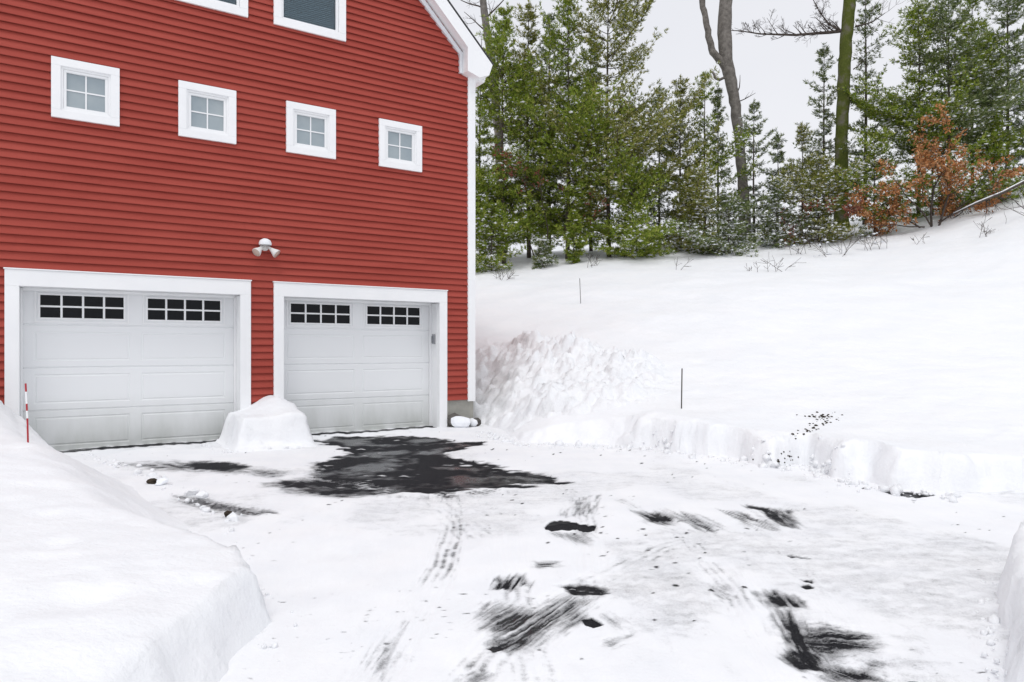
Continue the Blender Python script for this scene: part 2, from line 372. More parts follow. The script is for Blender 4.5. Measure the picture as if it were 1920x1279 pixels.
# ------------------------------------------------------------------ driveway
def dpoly(pts): return [ground(*p) for p in pts]
PATCH = [  # outline (photo pixels on the level driveway), softness, strength, streak direction, streak weight
 ([(585, 826), (640, 819), (720, 816), (800, 820), (860, 827), (925, 829), (880, 838), (832, 849), (850, 858), (900, 868), (950, 880), (1010, 893), (1062, 904), (1000, 909), (920, 914), (850, 921), (740, 922), (690, 905), (640, 882), (588, 869), (655, 851), (640, 838)], .10, 1.35, ((600, 870), (1000, 878)), .72),
 ([(500, 905), (600, 893), (640, 900), (720, 906), (740, 925), (640, 935), (540, 925)], .22, .80, ((500, 905), (700, 915)), .5),
 ([(545, 903), (620, 898), (640, 908), (560, 913)], .08, 1.15, ((500, 905), (700, 915)), .45),
 ([(590, 868), (680, 880), (700, 900), (640, 905), (590, 893)], .15, 1.0, ((500, 885), (700, 905)), .5),
 ([(335, 868), (390, 863), (430, 867), (470, 877), (430, 884), (360, 876)], .12, 1.05, ((330, 870), (560, 878)), .45),
 ([(200, 868), (330, 864), (480, 876), (560, 884), (470, 890), (300, 882)], .25, .62, ((330, 870), (560, 878)), .6),
 ([(470, 885), (520, 879), (540, 890), (500, 896)], .12, .55, ((330, 870), (560, 878)), .6),
 ([(330, 928), (370, 934), (430, 946), (510, 962), (450, 966), (385, 952), (345, 944)], .14, .85, ((340, 930), (500, 960)), .5),
 ([(1022, 990), (1032, 981), (1050, 978), (1080, 982), (1117, 986), (1112, 994), (1098, 998), (1080, 994), (1040, 998), (1024, 996)], .012, 1.3, ((1020, 985), (1120, 990)), .02),
 ([(1030, 1000), (1110, 998), (1105, 1022), (1080, 1016), (1040, 1010)], .10, .55, ((1060, 1000), (1100, 1022)), .5),
 ([(1080, 935), (1126, 930), (1122, 966), (1050, 968)], .10, .48, ((1122, 930), (1112, 966)), .7),
 ([(1188, 958), (1240, 960), (1275, 972), (1260, 984), (1215, 982)], .10, .68, ((1190, 955), (1262, 993)), .5),
 ([(1212, 966), (1250, 967), (1262, 976), (1225, 976)], .05, .95, ((1190, 955), (1262, 993)), .3),
 ([(1255, 957), (1300, 965), (1345, 985), (1345, 1000), (1310, 994), (1280, 978)], .10, .66, ((1255, 957), (1345, 998)), .6),
 ([(1350, 955), (1400, 962), (1455, 985), (1458, 996), (1410, 985)], .10, .66, ((1350, 955), (1455, 995)), .6),
 ([(1390, 945), (1440, 950), (1492, 953), (1505, 985), (1500, 992), (1450, 988), (1420, 960)], .08, .66, ((1440, 950), (1500, 992)), .45),
 ([(1400, 944), (1445, 951), (1440, 957), (1405, 949)], .04, 1.0, ((1390, 945), (1445, 955)), .2),
 ([(930, 1086), (975, 1080), (985, 1092), (960, 1106), (928, 1104)], .05, .66, ((975, 1080), (955, 1110)), .7),
 ([(1058, 1098), (1090, 1094), (1138, 1102), (1130, 1116), (1070, 1112)], .04, .90, ((1058, 1098), (1138, 1106)), .35),
 ([(890, 1145), (940, 1130), (1000, 1135), (1060, 1115), (1120, 1120), (1090, 1150), (1060, 1172), (1010, 1205), (985, 1222), (920, 1216), (925, 1185), (890, 1178)], .10, .56, ((930, 1215), (1085, 1115)), .62),
 ([(905, 1130), (930, 1128), (925, 1160), (895, 1172)], .05, .55, ((900, 1172), (935, 1128)), .7),
 ([(915, 1205), (975, 1190), (1010, 1195), (985, 1212), (940, 1216)], .06, .72, ((930, 1215), (1085, 1115)), .5),
 ([(1060, 1150), (1090, 1140), (1100, 1160), (1060, 1190), (1045, 1186)], .06, .62, ((1045, 1190), (1100, 1145)), .5),
 ([(1092, 1160), (1110, 1157), (1134, 1172), (1112, 1176), (1098, 1172)], .014, 1.25, ((1090, 1158), (1134, 1174)), .05),
 ([(914, 1211), (945, 1209), (940, 1216), (925, 1219)], .012, 1.2, ((914, 1211), (945, 1212)), .05),
 ([(1130, 1150), (1170, 1165), (1160, 1178), (1140, 1172)], .06, .45, ((1130, 1150), (1170, 1178)), .5),
 ([(1135, 1200), (1178, 1193), (1172, 1208), (1145, 1214)], .06, .62, ((1130, 1212), (1178, 1195)), .4),
 ([(880, 1256), (918, 1248), (930, 1262), (900, 1279), (870, 1279)], .06, .62, ((870, 1279), (925, 1250)), .5),
 ([(1420, 1110), (1455, 1104), (1480, 1118), (1510, 1140), (1455, 1142), (1425, 1126)], .06, .76, ((1440, 1105), (1490, 1160)), .45),
 ([(1450, 1140), (1495, 1140), (1525, 1190), (1545, 1240), (1500, 1245), (1470, 1190)], .08, .80, ((1450, 1120), (1520, 1250)), .5),
 ([(1465, 1178), (1540, 1172), (1625, 1190), (1640, 1212), (1560, 1230), (1490, 1205)], .09, .72, ((1465, 1185), (1640, 1200)), .55),
 ([(1480, 1215), (1530, 1218), (1530, 1248), (1500, 1252), (1470, 1232)], .05, .92, ((1480, 1220), (1525, 1250)), .35),
 ([(1520, 1240), (1600, 1250), (1640, 1240), (1650, 1279), (1560, 1279)], .09, .75, ((1520, 1245), (1620, 1279)), .55),
 ([(1498, 1098), (1515, 1094), (1530, 1102), (1512, 1105)], .012, 1.2, ((1498, 1098), (1530, 1102)), .05),
 ([(1500, 1084), (1524, 1086), (1522, 1091), (1505, 1088)], .012, 1.0, ((1498, 1086), (1530, 1090)), .1),
 ([(1474, 1039), (1528, 1044), (1520, 1047), (1478, 1042)], .014, .85, ((1474, 1039), (1528, 1045)), .2),
 ([(1655, 918), (1700, 922), (1750, 928), (1720, 932), (1670, 925)], .03, .95, ((1655, 918), (1750, 928)), .2),  # shadow gap under the bank, painted dark like bare asphalt
 ([(1005, 1054), (1040, 1052), (1045, 1060), (1010, 1064)], .04, .55, ((1005, 1058), (1045, 1056)), .5),
 ([(690, 1240), (760, 1150), (790, 1150), (740, 1240), (720, 1275)], .08, .36, ((700, 1275), (785, 1150)), .9),
 ([(1320, 1095), (1370, 1090), (1380, 1130), (1340, 1130)], .05, .36, ((1320, 1095), (1380, 1130)), .9),
 ([(845, 925), (880, 922), (870, 1010), (840, 1010)], .10, .36, ((845, 925), (870, 1010)), .9),
 ([(700, 930), (900, 925), (1000, 915), (900, 935), (760, 940)], .2, .42, ((845, 925), (870, 1010)), .7),
 ([(800, 922), (880, 920), (930, 915), (920, 928), (830, 934)], .10, .62, ((800, 922), (850, 934)), .8),
]
rows = [1.1]
while rows[-1] < 13.2: rows.append(rows[-1] + max(.008, rows[-1] ** 2 / 950))
rows = np.array(rows); cols = np.linspace(-.98, 1.25, 1150)
T, DY = np.meshgrid(cols, rows); DX = T * DY
bare = np.zeros(DX.shape)
warp = .10 * (fbm(DX * 3, DY * 3, 51, 4) - .5) + .05 * (fbm(DX * 14, DY * 14, 55, 3) - .5)
for i, (pts, soft, st, dr, sw) in enumerate(PATCH):
    P = dpoly(pts); a, b = ground(*dr[0]), ground(*dr[1]); th = math.atan2(b[1] - a[1], b[0] - a[0])
    lx = DX * math.cos(th) + DY * math.sin(th); ly = -DX * math.sin(th) + DY * math.cos(th)
    xs, ys = [p[0] for p in P], [p[1] for p in P]; pad = 1.0
    box = (DX > min(xs) - pad) & (DX < max(xs) + pad) & (DY > min(ys) - pad) & (DY < max(ys) + pad)
    if not box.any(): continue
    X_, Y_ = DX[box], DY[box]; lx_, ly_ = lx[box], ly[box]
    far = max(1.0, np.mean(ys) / 4)
    streak = .6 * fbm(lx_ * 1.3, ly_ * 22 / far, 60 + i, 3) + .4 * vnoise(lx_ * 3.5, ly_ * 55 / far, 90 + i)
    sd = sd_poly(X_, Y_, P) + warp[box] * min(1.0, soft / .06) + (streak - .5) * sw * (1.2 * soft + .55 * min(1.2, far - .6))
    soft = soft * 1.25
    c = sstep(soft, -soft, sd) * st
    grit = vnoise(lx_ * 9, ly_ * 95 / far, 190 + i)
    c = c * (1 + sw * 2.8 * (streak - .5) + sw * 1.1 * (grit - .5))
    bare[box] = np.maximum(bare[box], c)
DZ = .012 * (1 - np.clip(bare * 1.4, 0, 1))
# wheel tracks: ribbed tread rubbed thin, patchy along its length
TRACK = [([(1570, 1279), (1500, 1190), (1440, 1105), (1390, 1040), (1300, 1000), (1200, 955)], .11, .40), ([(1480, 1279), (1425, 1190), (1375, 1110), (1330, 1060)], .10, .30),
         ([(880, 1279), (935, 1210), (1085, 1105), (1240, 1030), (1400, 985), (1500, 950)], .13, .34), ([(690, 1279), (735, 1215), (780, 1140), (830, 1060), (850, 990), (846, 925)], .11, .42),
         ([(1010, 1279), (985, 1180), (965, 1090), (950, 1000), (905, 920)], .12, .30), ([(1110, 1110), (1105, 1020), (1095, 940), (1020, 890)], .11, .34),
         ([(1360, 1140), (1350, 1080), (1290, 1010), (1190, 950), (1080, 905)], .10, .34), ([(1640, 1279), (1600, 1180), (1500, 1060), (1400, 965)], .10, .26),
         ([(300, 885), (450, 880), (620, 905), (800, 930), (900, 1000)], .16, .30)]
for i, (pts, hw, st) in enumerate(TRACK):
    P = dpoly(pts); best = np.full(DX.shape, 9.0); arc = np.zeros(DX.shape); side = np.zeros(DX.shape); L0 = 0
    for (ax, ay), (bx, by) in zip(P, P[1:]):
        ex, ey = bx - ax, by - ay; ln = math.hypot(ex, ey); t = np.clip(((DX - ax) * ex + (DY - ay) * ey) / ln ** 2, 0, 1)
        d = np.hypot(DX - ax - t * ex, DY - ay - t * ey); mm = d < best
        best = np.where(mm, d, best); arc = np.where(mm, L0 + t * ln, arc); side = np.where(mm, ((DX - ax) * ey - (DY - ay) * ex) / ln, side); L0 += ln
    rib = .5 + .5 * np.cos(side / hw * math.pi * 4.2 + 2.2 * (vnoise(DX * 3, DY * 3, 149) - .5)); lug = .5 + .5 * np.sin(arc * 150 + np.abs(side) * 60)
    patch = sstep(.36, .66, fbm(arc * 1.3 + 7 * i, side * 2, 140 + i, 4))
    bare = np.maximum(bare, 1.0 * st * (.5 + .9 * vnoise(DX * 23, DY * 17, 150 + i)) * sstep(hw, hw * .75, best) * patch * (.45 + .35 * rib + .35 * lug * rib))
    DZ = DZ - .006 * sstep(hw * 1.1, hw * .8, best) * (.5 + .5 * rib)
# packed, rutted surface with grit showing through
flow = fbm(DX * 2.6 + .5 * DY, DY * .55, 161, 4); DZ = DZ + .030 * (flow - .5) + .012 * (fbm(DX * 11 + DY, DY * 1.8, 162, 3) - .5)
grime = sstep(.40, .66, fbm(DX * 1.1 + 2, DY * .7, 163, 4)) * (.55 + .9 * fbm(DX * 6, DY * 16, 164, 3))
bare = np.maximum(bare, .24 * grime * sstep(11.8, 9.5, DY))
# crumbs of grit and faint wheel rubbing over the packed snow
d, v = cells(DX * 9, DY * 9, 71); zone = sstep(.45, .7, fbm(DX * .8, DY * .8, 73, 3))
bare = np.maximum(bare, 1.0 * (v > .93) * sstep(.10 + .25 * _hash(np.floor(v * 1e4), np.floor(v * 1e5), 3), .0, d) * zone)
wx = .5 * fbm(DX * 20, DY * 20, 74, 2); d, v = cells(DX * 9 + wx, DY * 26 + wx, 75)
bare = np.maximum(bare, (.40 + .45 * _hash(np.floor(v * 99991), np.floor(v * 7919), 6)) * (v > .74) * sstep(.12 + .30 * _hash(np.floor(v * 99991), np.floor(v * 31), 4), .0, d) * sstep(.40, .75, fbm(DX * 1.1 + 9, DY * 1.1, 76, 3)))
rub = fbm(DX * 14, DY * 1.2, 77, 4)
bare = np.maximum(bare, .16 * sstep(.60, .78, rub) * sstep(.45, .6, fbm(DX * .6, DY * .6 + 4, 78, 3)))
s_, o_ = wall_so(DX, DY)
# dark wet strip the doors keep clear
strip = sstep(.07, .0, np.abs(o_ + .16 + .03 * (fbm(DX * 3, DY * 3, 80, 3) - .5)) - .10) * (s_ > .69) * (s_ < 6.6)
bare = np.maximum(bare, strip * (.55 + .5 * fbm(DX * 3, DY * 3, 81, 3)))
DZ = DZ + .022 * (fbm(DX * .9, DY * .9, 82, 4) - .5) + .010 * (fbm(DX * 7, DY * 3.5, 83, 3) - .5) * (1 - np.clip(bare, 0, 1)) - .008
dd = sd_poly(DX, DY, EDGE)
drive = grid_mesh('driveway', DX, DY, DZ, dd < .35, M['drive'])
keep = dd < .35
ny, nx = DX.shape; i = np.arange(ny - 1)[:, None] * nx + np.arange(nx - 1)[None, :]
Fc = np.stack([i, i + 1, i + 1 + nx, i + nx], -1).reshape(-1, 4); Fc = Fc[(keep.ravel()[Fc]).any(1)]
used = np.unique(Fc)
a_ = drive.data.attributes.new('bare', 'FLOAT', 'POINT'); a_.data.foreach_set('value', bare.ravel()[used].astype(np.float32))
tag(drive, kind='structure')

# ------------------------------------------------------------------ snow banks and heaps (each its own thing)
def field(name, x0, x1, y0, y1, step, hf, base, material, label, cat, loc, crm=.08):
    X, Y = np.meshgrid(np.arange(x0, x1, step), np.arange(y0, y1, step))
    Z = hf(X, Y); kp_ = Z > base(X, Y) - .05; o = grid_mesh(name, *crumble(X, Y, Z, 171, crm), kp_, material, loc)
    return tag(o, label, cat)

LB = [(-9.5, 9.5), (-5.75, 9.0), ground(160, 852), ground(240, 882), ground(300, 907), ground(345, 938), ground(430, 978), (-2.02, 4.9), (-1.62, 4.05), (-1.28, 3.66), (-1.17, 3.45), (-1.17, 2.8), (-1.22, 2.0), (-1.35, 0), (-1.4, -6), (-12, -6)]
def left_bank(X, Y):
    sd = sd_poly(X, Y, LB) + .06 * (fbm(X * 2.2, Y * 2.2, 101, 3) - .5) + .02 * (fbm(X * 9, Y * 9, 102, 2) - .5)
    w = .15 + 1.0 * sstep(3.6, 5.2, Y)
    st = sstep(0, 1, -sd / w)
    top = .37 + .12 * (fbm(X * .7, Y * .7, 103, 4) - .5) + .03 * (fbm(X * 4, Y * 4, 104, 3) - .5)
    top = top + .62 * np.exp(-((X + 6.6) / .85) ** 2 - ((Y - 7.9) / 1.0) ** 2) + .12 * sstep(-2.0, -4.5, X)
    lip = -.10 * np.exp(sd / .35) + .03 * (fbm(X * 3, Y * 3, 109, 4) - .5)
    d, v = cells(X * 1.6, Y * 1.6, 107)
    top = top - .035 * sstep(.3, .0, d) * (v > .8)
    return np.where(sd < .1, -.06 + (top + .06 + lip) * st, -.3)
zero = lambda X, Y: 0 * X
field('snow_bank', -9.4, -1.0, -3.0, 9.4, .035, left_bank, zero, M['snow'], 'smooth deep snow bank filling the left foreground beside the driveway', 'snow bank', (-4, 4, 0), .05)

def near_bank(X, Y):
    P = [(2.98, 4.25), (2.78, 4.05), (2.58, 3.75), (2.36, 3.4), (2.06, 2.97), (1.78, 2.4), (1.75, 1.5), (1.8, 0), (1.8, -3), (7, -3), (7, 4.0), (4.2, 4.25)]
    sd = sd_poly(X, Y, P) + .09 * (fbm(X * 4, Y * 4, 111, 3) - .5)
    st = sstep(0, .13, -sd)
    top = .31 + .10 * (fbm(X * 1.5, Y * 1.5, 113, 4) - .5) + .05 * (fbm(X * 6, Y * 6, 114, 3) - .5) + .10 * sstep(2.5, 4, X)
    return np.where(sd < .1, -.08 + (top + .08) * st, -.3)
field('snow_bank', 1.6, 6.9, -2.5, 4.5, .03, near_bank, zero, M['snow'], 'steep cut snow bank at the right edge of the foreground', 'snow bank', (4, 2, 0), .035)

HP = [wall_pt(1.2, -.2), wall_pt(.9, .6), (-.30, 11.35), (.05, 10.35), (1.4, 10.1), (2.4, 10.4), (3.0, 11.6), (2.9, 13.2), (1.8, 14.6), (.6, 15.6), (-1.5, 15.6), (-3.2, 15.6), (-3.2, 13.4)]
def heap(X, Y):
    sd = sd_poly(X, Y, HP) + .25 * (fbm(X * 1.7, Y * 1.7, 121, 3) - .5)
    mk = sstep(.10, -.95, sd)
    d, v = cells(X * 2.3 + .3 * fbm(X * 3, Y * 3, 5), Y * 2.3, 123); d2, v2 = cells(X * 5, Y * 5, 125); d3, v3 = cells(X * 10, Y * 10, 127)
    ch = .22 * v * sstep(.9, .1, d) + .13 * v2 * sstep(.7, .2, d2) * (v2 > .35) + .06 * v3 * sstep(.6, .2, d3) * (v3 > .4) + .12 * (fbm(X * 1.6, Y * 1.6, 128, 4) - .4)
    ramp_ = .02 + .12 * sstep(10.6, 12.5, Y) + .12 * sstep(1.2, -.4, X) * sstep(11.6, 13, Y) * sstep(15.4, 13.5, Y)
    mk = mk * sstep(-.02, .30, sd_poly(X, Y, EDGE))
    return terrain(X, Y) - .04 + mk * (ramp_ + ch * .95 * (.45 + 1.0 * fbm(X * .8, Y * .8, 129, 2)))
field('snow_heap', -2.6, 3.4, 9.8, 16, .035, heap, lambda X, Y: terrain(X, Y) + .05, M['rough_snow'], 'lumpy heap of shovelled snow against the right corner of the red house', 'snow heap', (.6, 12.5, 0), .025)

def door_pile(X, Y):
    s, o = wall_so(X, Y)
    wob = .06 * (fbm(X * 4, Y * 4, 131, 3) - .5)
    e = sstep(-.02, .15, s - 3.16 + wob) * sstep(-.02, .14, 4.22 - s + wob) * sstep(-.02, .14, 1.10 - o + wob)
    sk = sstep(-.16, .1, s - 3.14 + wob * 2) * sstep(-.16, .1, 4.25 - s + wob * 2) * sstep(-.26, .1, 1.14 - o + wob * 2)
    top = .42 + .19 * np.exp(-((s - 3.55) / .31) ** 2) * sstep(1.0, .1, o) + .06 * np.exp(-((s - 3.4) / .25) ** 2) + .03 * (fbm(X * 3, Y * 3, 133, 4) - .5)
    return np.where(o > -.02, -.05 + .12 * sk + (top - .07) * e + .02 * (fbm(X * 8, Y * 8, 135, 3) - .5), -.4)
field('snow_pile', -5.2, -2.0, 8.4, 11.4, .022, door_pile, zero, M['snow'], 'squared off snow pile standing between the two garage doors', 'snow pile', (*wall_pt(3.75, .6), 0), .03)

# ------------------------------------------------------------------ the house
house = tag(empty('house', (Cc[0], Cc[1], 0), math.atan2(U[1], U[0])), 'red clapboard gable house with two white garage doors', 'house')
WID, DEP, EAVE = 7.3, 9.5, 6.38          # local x runs from -WID (left) to 0 (right corner), local y into the house
OPEN = [(.60, 3.41, -.5, 2.26), (3.86, 6.69, -.5, 2.26)]
WINS = [5.88, 4.39, 2.90, 1.405]; WZ = 4.745
for s in WINS: OPEN.append((s - .33, s + .33, WZ - .33, WZ + .33))
UPW = [2.91, 4.40]
for s in UPW: OPEN.append((s - .5, s + .5, 6.31, 7.75))
w = MB(); PITCH = .1065; z = .46; i = 0
def clap(s0, s1, z0, z1, sb0=None, sb1=None, lip=-.027):
    """one course: tapered face with an under-lip, s measured left from the corner; sb = ends at the upper edge"""
    sb0 = s0 if sb0 is None else sb0; sb1 = s1 if sb1 is None else sb1
    top = -.003
    zm = z0 + .010
    w.quad((-s1, lip, z0), (-s0, lip, z0), (-s0, lip - .001, zm), (-s1, lip - .001, zm))
    w.quad((-s1, lip - .001, zm), (-s0, lip - .001, zm), (-sb0, top, z1), (-sb1, top, z1))
    w.quad((-s1, lip + .005, z0 + .001), (-s0, lip + .005, z0 + .001), (-s0, lip, z0), (-s1, lip, z0))
    w.quad((-s1, .002, z0 + .034), (-s0, .002, z0 + .034), (-s0, lip + .005, z0 + .001), (-s1, lip + .005, z0 + .001))
    w.quad((-s1, .004, z0 - .004), (-s0, .004, z0 - .004), (-sb0, .004, z1 - .004), (-sb1, .004, z1 - .004))
while z < 9.9:
    z1 = z + PITCH
    lo0, lo1 = max(0.0, z - EAVE), max(0.0, z1 - EAVE)
    segs = [(0.0, WID)]
    for a, b, za, zb in OPEN:
        if z1 > za + .03 and z < zb - .03:
            segs = [q for p in segs for q in ((p[0], min(p[1], a)), (max(p[0], b), p[1])) if q[1] - q[0] > .01]
    for a, b in segs:
        a0, b0, a1, b1 = max(a, lo0), min(b, WID - lo0), max(a, lo1), min(b, WID - lo1)
        if b1 - a1 > .01:
            cuts = sorted(random.uniform(a1, b1) for _ in range(int((b1 - a1) * .42 + random.random() * .6)))
            ed = [a1] + cuts + [b1]
            for q in range(len(ed) - 1):
                clap(a0 if q == 0 else ed[q], b0 if q == len(ed) - 2 else ed[q + 1], z + random.uniform(-.0015, .0015), z1, ed[q], ed[q + 1], -.031 + random.uniform(-.003, .002))
    z = z1
# the other three sides
w.quad((0, .1, 2.1), (0, DEP, 2.1), (0, DEP, EAVE), (0, .1, EAVE)); w.quad((-WID, 0, .4), (-WID, DEP, .4), (-WID, DEP, EAVE), (-WID, 0, EAVE))
n = len(w.v); w.v += [(0, DEP, .4), (-WID, DEP, .4), (-WID, DEP, EAVE), (-WID / 2, DEP, EAVE + WID / 2), (0, DEP, EAVE)]; w.f.append(tuple(range(n, n + 5)))
w.build('wall', M['siding'], house)
f = MB(); f.box(-.60, 0.012, .012, .3, -.4, .458); f.box(-3.86, -3.41, .012, .3, -.4, .458); f.box(-WID, -6.69, .012, .3, -.4, .458); f.box(-WID, 0.0, .60, DEP, -.4, .40)
f.box(-.2, .014, .301, DEP - .01, -.4, 2.1); f.box(-.468, -.462, .008, .0125, -.4, .455)  # tall side box is unseen, added to keep red bounce off the heap
f.build('foundation', M['concrete'], house, bevel=.006)
c = MB(); c.box(-.125, .022, -.048, -.002, .43, 6.5); c.box(-.003, .024, -.002, .125, .43, 6.5)
c.build('corner_board', M['white'], house, bevel=.004)
c = MB(); c.box(-WID - .022, -WID + .125, -.048, -.002, .43, 6.5)
c.build('corner_board', M['white'], house, bevel=.004)

# rake: box with boxed return at the eave, on both slopes
def mir(p): return [(-WID - x, z) for x, z in reversed(p)]
half = [(-.235, 6.60), (-.235, 6.19), (-.0, 6.12), (.20, 6.20), (.27, 6.40), (-WID / 2, 10.29), (-WID / 2, 10.015)]
RO = -.23
r1 = MB(); r1.prism(half, RO, -.004); r1.build('rake_trim', M['white'], house, bevel=.004)
r2 = MB(); r2.prism(mir(half), RO, -.004); r2.build('rake_trim', M['white'], house, bevel=.004)
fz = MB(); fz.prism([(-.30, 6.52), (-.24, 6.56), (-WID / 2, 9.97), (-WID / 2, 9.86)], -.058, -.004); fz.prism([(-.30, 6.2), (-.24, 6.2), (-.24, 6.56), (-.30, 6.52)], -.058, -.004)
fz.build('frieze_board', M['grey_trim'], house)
ro = MB()
ro.prism([(.29, 6.402), (.29, 6.42), (-WID / 2, 10.335), (-WID / 2, 10.315)], RO - .008, DEP + .25)
ro.prism(mir([(.29, 6.402), (.29, 6.42), (-WID / 2, 10.335), (-WID / 2, 10.315)]), RO - .008, DEP + .25)
roof = ro.build('roof', M['shingle'], house)
rs = MB(); rs.prism([(.24, 6.53), (.24, 6.58), (-WID / 2, 10.50), (-WID / 2, 10.38)], RO + .1, DEP + .2)
rs.prism(mir([(.24, 6.53), (.24, 6.58), (-WID / 2, 10.50), (-WID / 2, 10.38)]), RO + .1, DEP + .2)
rs.build('roof_snow', M['load'], roof)
ev = MB(); ev.box(.025, .24, 0, DEP, 6.16, 6.20); ev.box(.215, .255, 0, DEP, 6.205, 6.40); ev.build('eave', M['white'], house)

# garage doors
DW, SEC = 2.65, .57
def ring(mb, x0, x1, z0, z1, wd, y0, y1):
    mb.box(x0, x1, y0, y1, z1 - wd, z1); mb.box(x0, x1, y0, y1, z0, z0 + wd)
    mb.box(x0, x0 + wd, y0, y1, z0 + wd, z1 - wd); mb.box(x1 - wd, x1, y0, y1, z0 + wd, z1 - wd)

def bevel_panel(mb, x0, x1, z0, z1, y, dep, wd):
    """a pressed groove frame and raised field: outer edge at y, valley at y+dep, field back at y"""
    lv = [(0, y), (wd, y + dep), (wd * 2.2, y + dep), (wd * 3.2, y + .001)]
    for (a, ya), (b, yb) in zip(lv, lv[1:]):
        o = [(x0 + a, ya, z0 + a), (x1 - a, ya, z0 + a), (x1 - a, ya, z1 - a), (x0 + a, ya, z1 - a)]
        p = [(x0 + b, yb, z0 + b), (x1 - b, yb, z0 + b), (x1 - b, yb, z1 - b), (x0 + b, yb, z1 - b)]
        for k in range(4): mb.quad(o[k], o[(k + 1) % 4], p[(k + 1) % 4], p[k])
    a, ya = lv[-1]; mb.quad((x0 + a, ya, z0 + a), (x1 - a, ya, z0 + a), (x1 - a, ya, z1 - a), (x0 + a, ya, z1 - a))

def grid_face(mb, xs, zs, y, skip):
    for i in range(len(xs) - 1):
        for j in range(len(zs) - 1):
            if (i, j) in skip: continue
            mb.quad((xs[i], y, zs[j]), (xs[i + 1], y, zs[j]), (xs[i + 1], y, zs[j + 1]), (xs[i], y, zs[j + 1]))

def make_door():
    d = MB(); hw = DW / 2
    for k in range(4):
        z0, z1 = -.03 + SEC * k + .004, -.03 + SEC * (k + 1) - .004
        # section face with two pressed panels, or two window openings on the top one
        if k < 3:
            xs = [-hw, -hw + .14, -.07, .07, hw - .14, hw]; zs = [z0 + .008, z0 + .085, z1 - .085, z1 - .008]
            grid_face(d, xs, zs, 0, {(1, 1), (3, 1)})
            for (a, b) in ((xs[1], xs[2]), (xs[3], xs[4])): bevel_panel(d, a, b, zs[1], zs[2], 0, .0065, .010)
        else:
            xs = [-hw, -hw + .20, -.14, .14, hw - .20, hw]; zs = [z0 + .008, 1.765, 2.085, z1 - .008]
            grid_face(d, xs, zs, 0, {(1, 1), (3, 1)})
        d.quad((-hw, 0, z0 + .008), (hw, 0, z0 + .008), (hw, .012, z0), (-hw, .012, z0))
        d.quad((-hw, 0, z1 - .008), (hw, 0, z1 - .008), (hw, .012, z1), (-hw, .012, z1))
        d.quad((-hw, .012, z1), (hw, .012, z1), (hw, .012, z1 + .009), (-hw, .012, z1 + .009))
    o = d.build('garage_door', M['door'], house)
    for sx in (-1, 1):
        cx = sx * (hw - .20 + .14) / 2; wdt = (hw - .20 - .14)
        fr = MB(); x0, x1, z0, z1 = cx - wdt / 2, cx + wdt / 2, 1.765, 2.085
        ring(fr, x0 - .055, x1 + .055, z0 - .055, z1 + .055, .018, -.010, .006)
        ring(fr, x0 - .012, x1 + .012, z0 - .012, z1 + .012, .022, -.016, .014)
        for q in (1, 2, 3):
            xq = x0 + wdt * q / 4; fr.box(xq - .013, xq + .013, -.010, .012, z0 + .011, z1 - .011)
        zc = (z0 + z1) / 2; fr.box(x0 + .011, x1 - .011, -.0125, .010, zc - .012, zc + .012)
        fr.build('door_window_frame', M['white'], o, bevel=.003)
        pn = MB(); pn.box(x0 - .01, x1 + .01, .016, .022, z0 - .01, z1 + .01); pn.build('door_pane', M['dark_pane'], o)
    sl = MB(); sl.box(-hw, hw, -.012, .03, -.065, -.028); sl.build('bottom_seal', M['black'], o)
    return o
gd = make_door(); gd.location = (-(.69 + 3.32) / 2, .33, 0)
gd2 = copy_tree(gd, house); gd2.location = (-(3.95 + 6.60) / 2, .33, 0)

for (s0, s1) in ((.54, 3.47), (3.80, 6.75)):
    t = MB()
    t.box(-s1, -s0, -.050, -.001, 2.155, 2.36); t.box(-s1, -s1 + .15, -.050, -.001, -.06, 2.155); t.box(-s0 - .15, -s0, -.050, -.001, -.06, 2.155)
    t.box(-s1 - .012, -s0 + .012, -.062, -.001, 2.361, 2.378)
    # jambs and head lining, with the stop moulding
    t.box(-s0 - .15, -s0 - .10, .0, .36, -.06, 2.15); t.box(-s1 + .10, -s1 + .15, .0, .36, -.06, 2.15); t.box(-s1 + .10, -s0 - .10, .0, .36, 2.157, 2.21)
    t.box(-s0 - .172, -s0 - .151, .25, .325, -.06, 2.15); t.box(-s1 + .151, -s1 + .172, .25, .325, -.06, 2.15); t.box(-s1 + .173, -s0 - .173, .25, .325, 2.12, 2.156)
    t.box(-s0 - .158, -s0 - .151, .02, .10, -.06, 2.14)
    t.build('door_surround', M['white'], house, bevel=.004)

# the four small square windows
def make_window():
    b = MB(); ring(b, -.385, .385, -.39, .39, .105, -.054, -.001)
    o = b.build('window', M['white'], house, bevel=.004)
    s = MB(); ring(s, -.282, .282, -.287, .287, .03, -.030, .03); ring(s, -.251, .251, -.256, .256, .034, -.018, .03)
    s.build('sash', M['white'], o, bevel=.003)
    g = MB(); g.box(-.218, .218, .012, .018, -.223, .223); g.build('pane', M['pane'], o)
    mu = MB(); mu.box(-.009, .009, .002, .010, -.222, .222); mu.box(-.217, -.0095, .003, .0095, -.009, .009); mu.box(.0095, .217, .003, .0095, -.009, .009)
    mu.build('muntin', M['white'], o)
    return o
win = make_window()
for k, s in enumerate(WINS):
    o = win if k == 0 else copy_tree(win, house)
    o.location = (-s, 0, WZ)
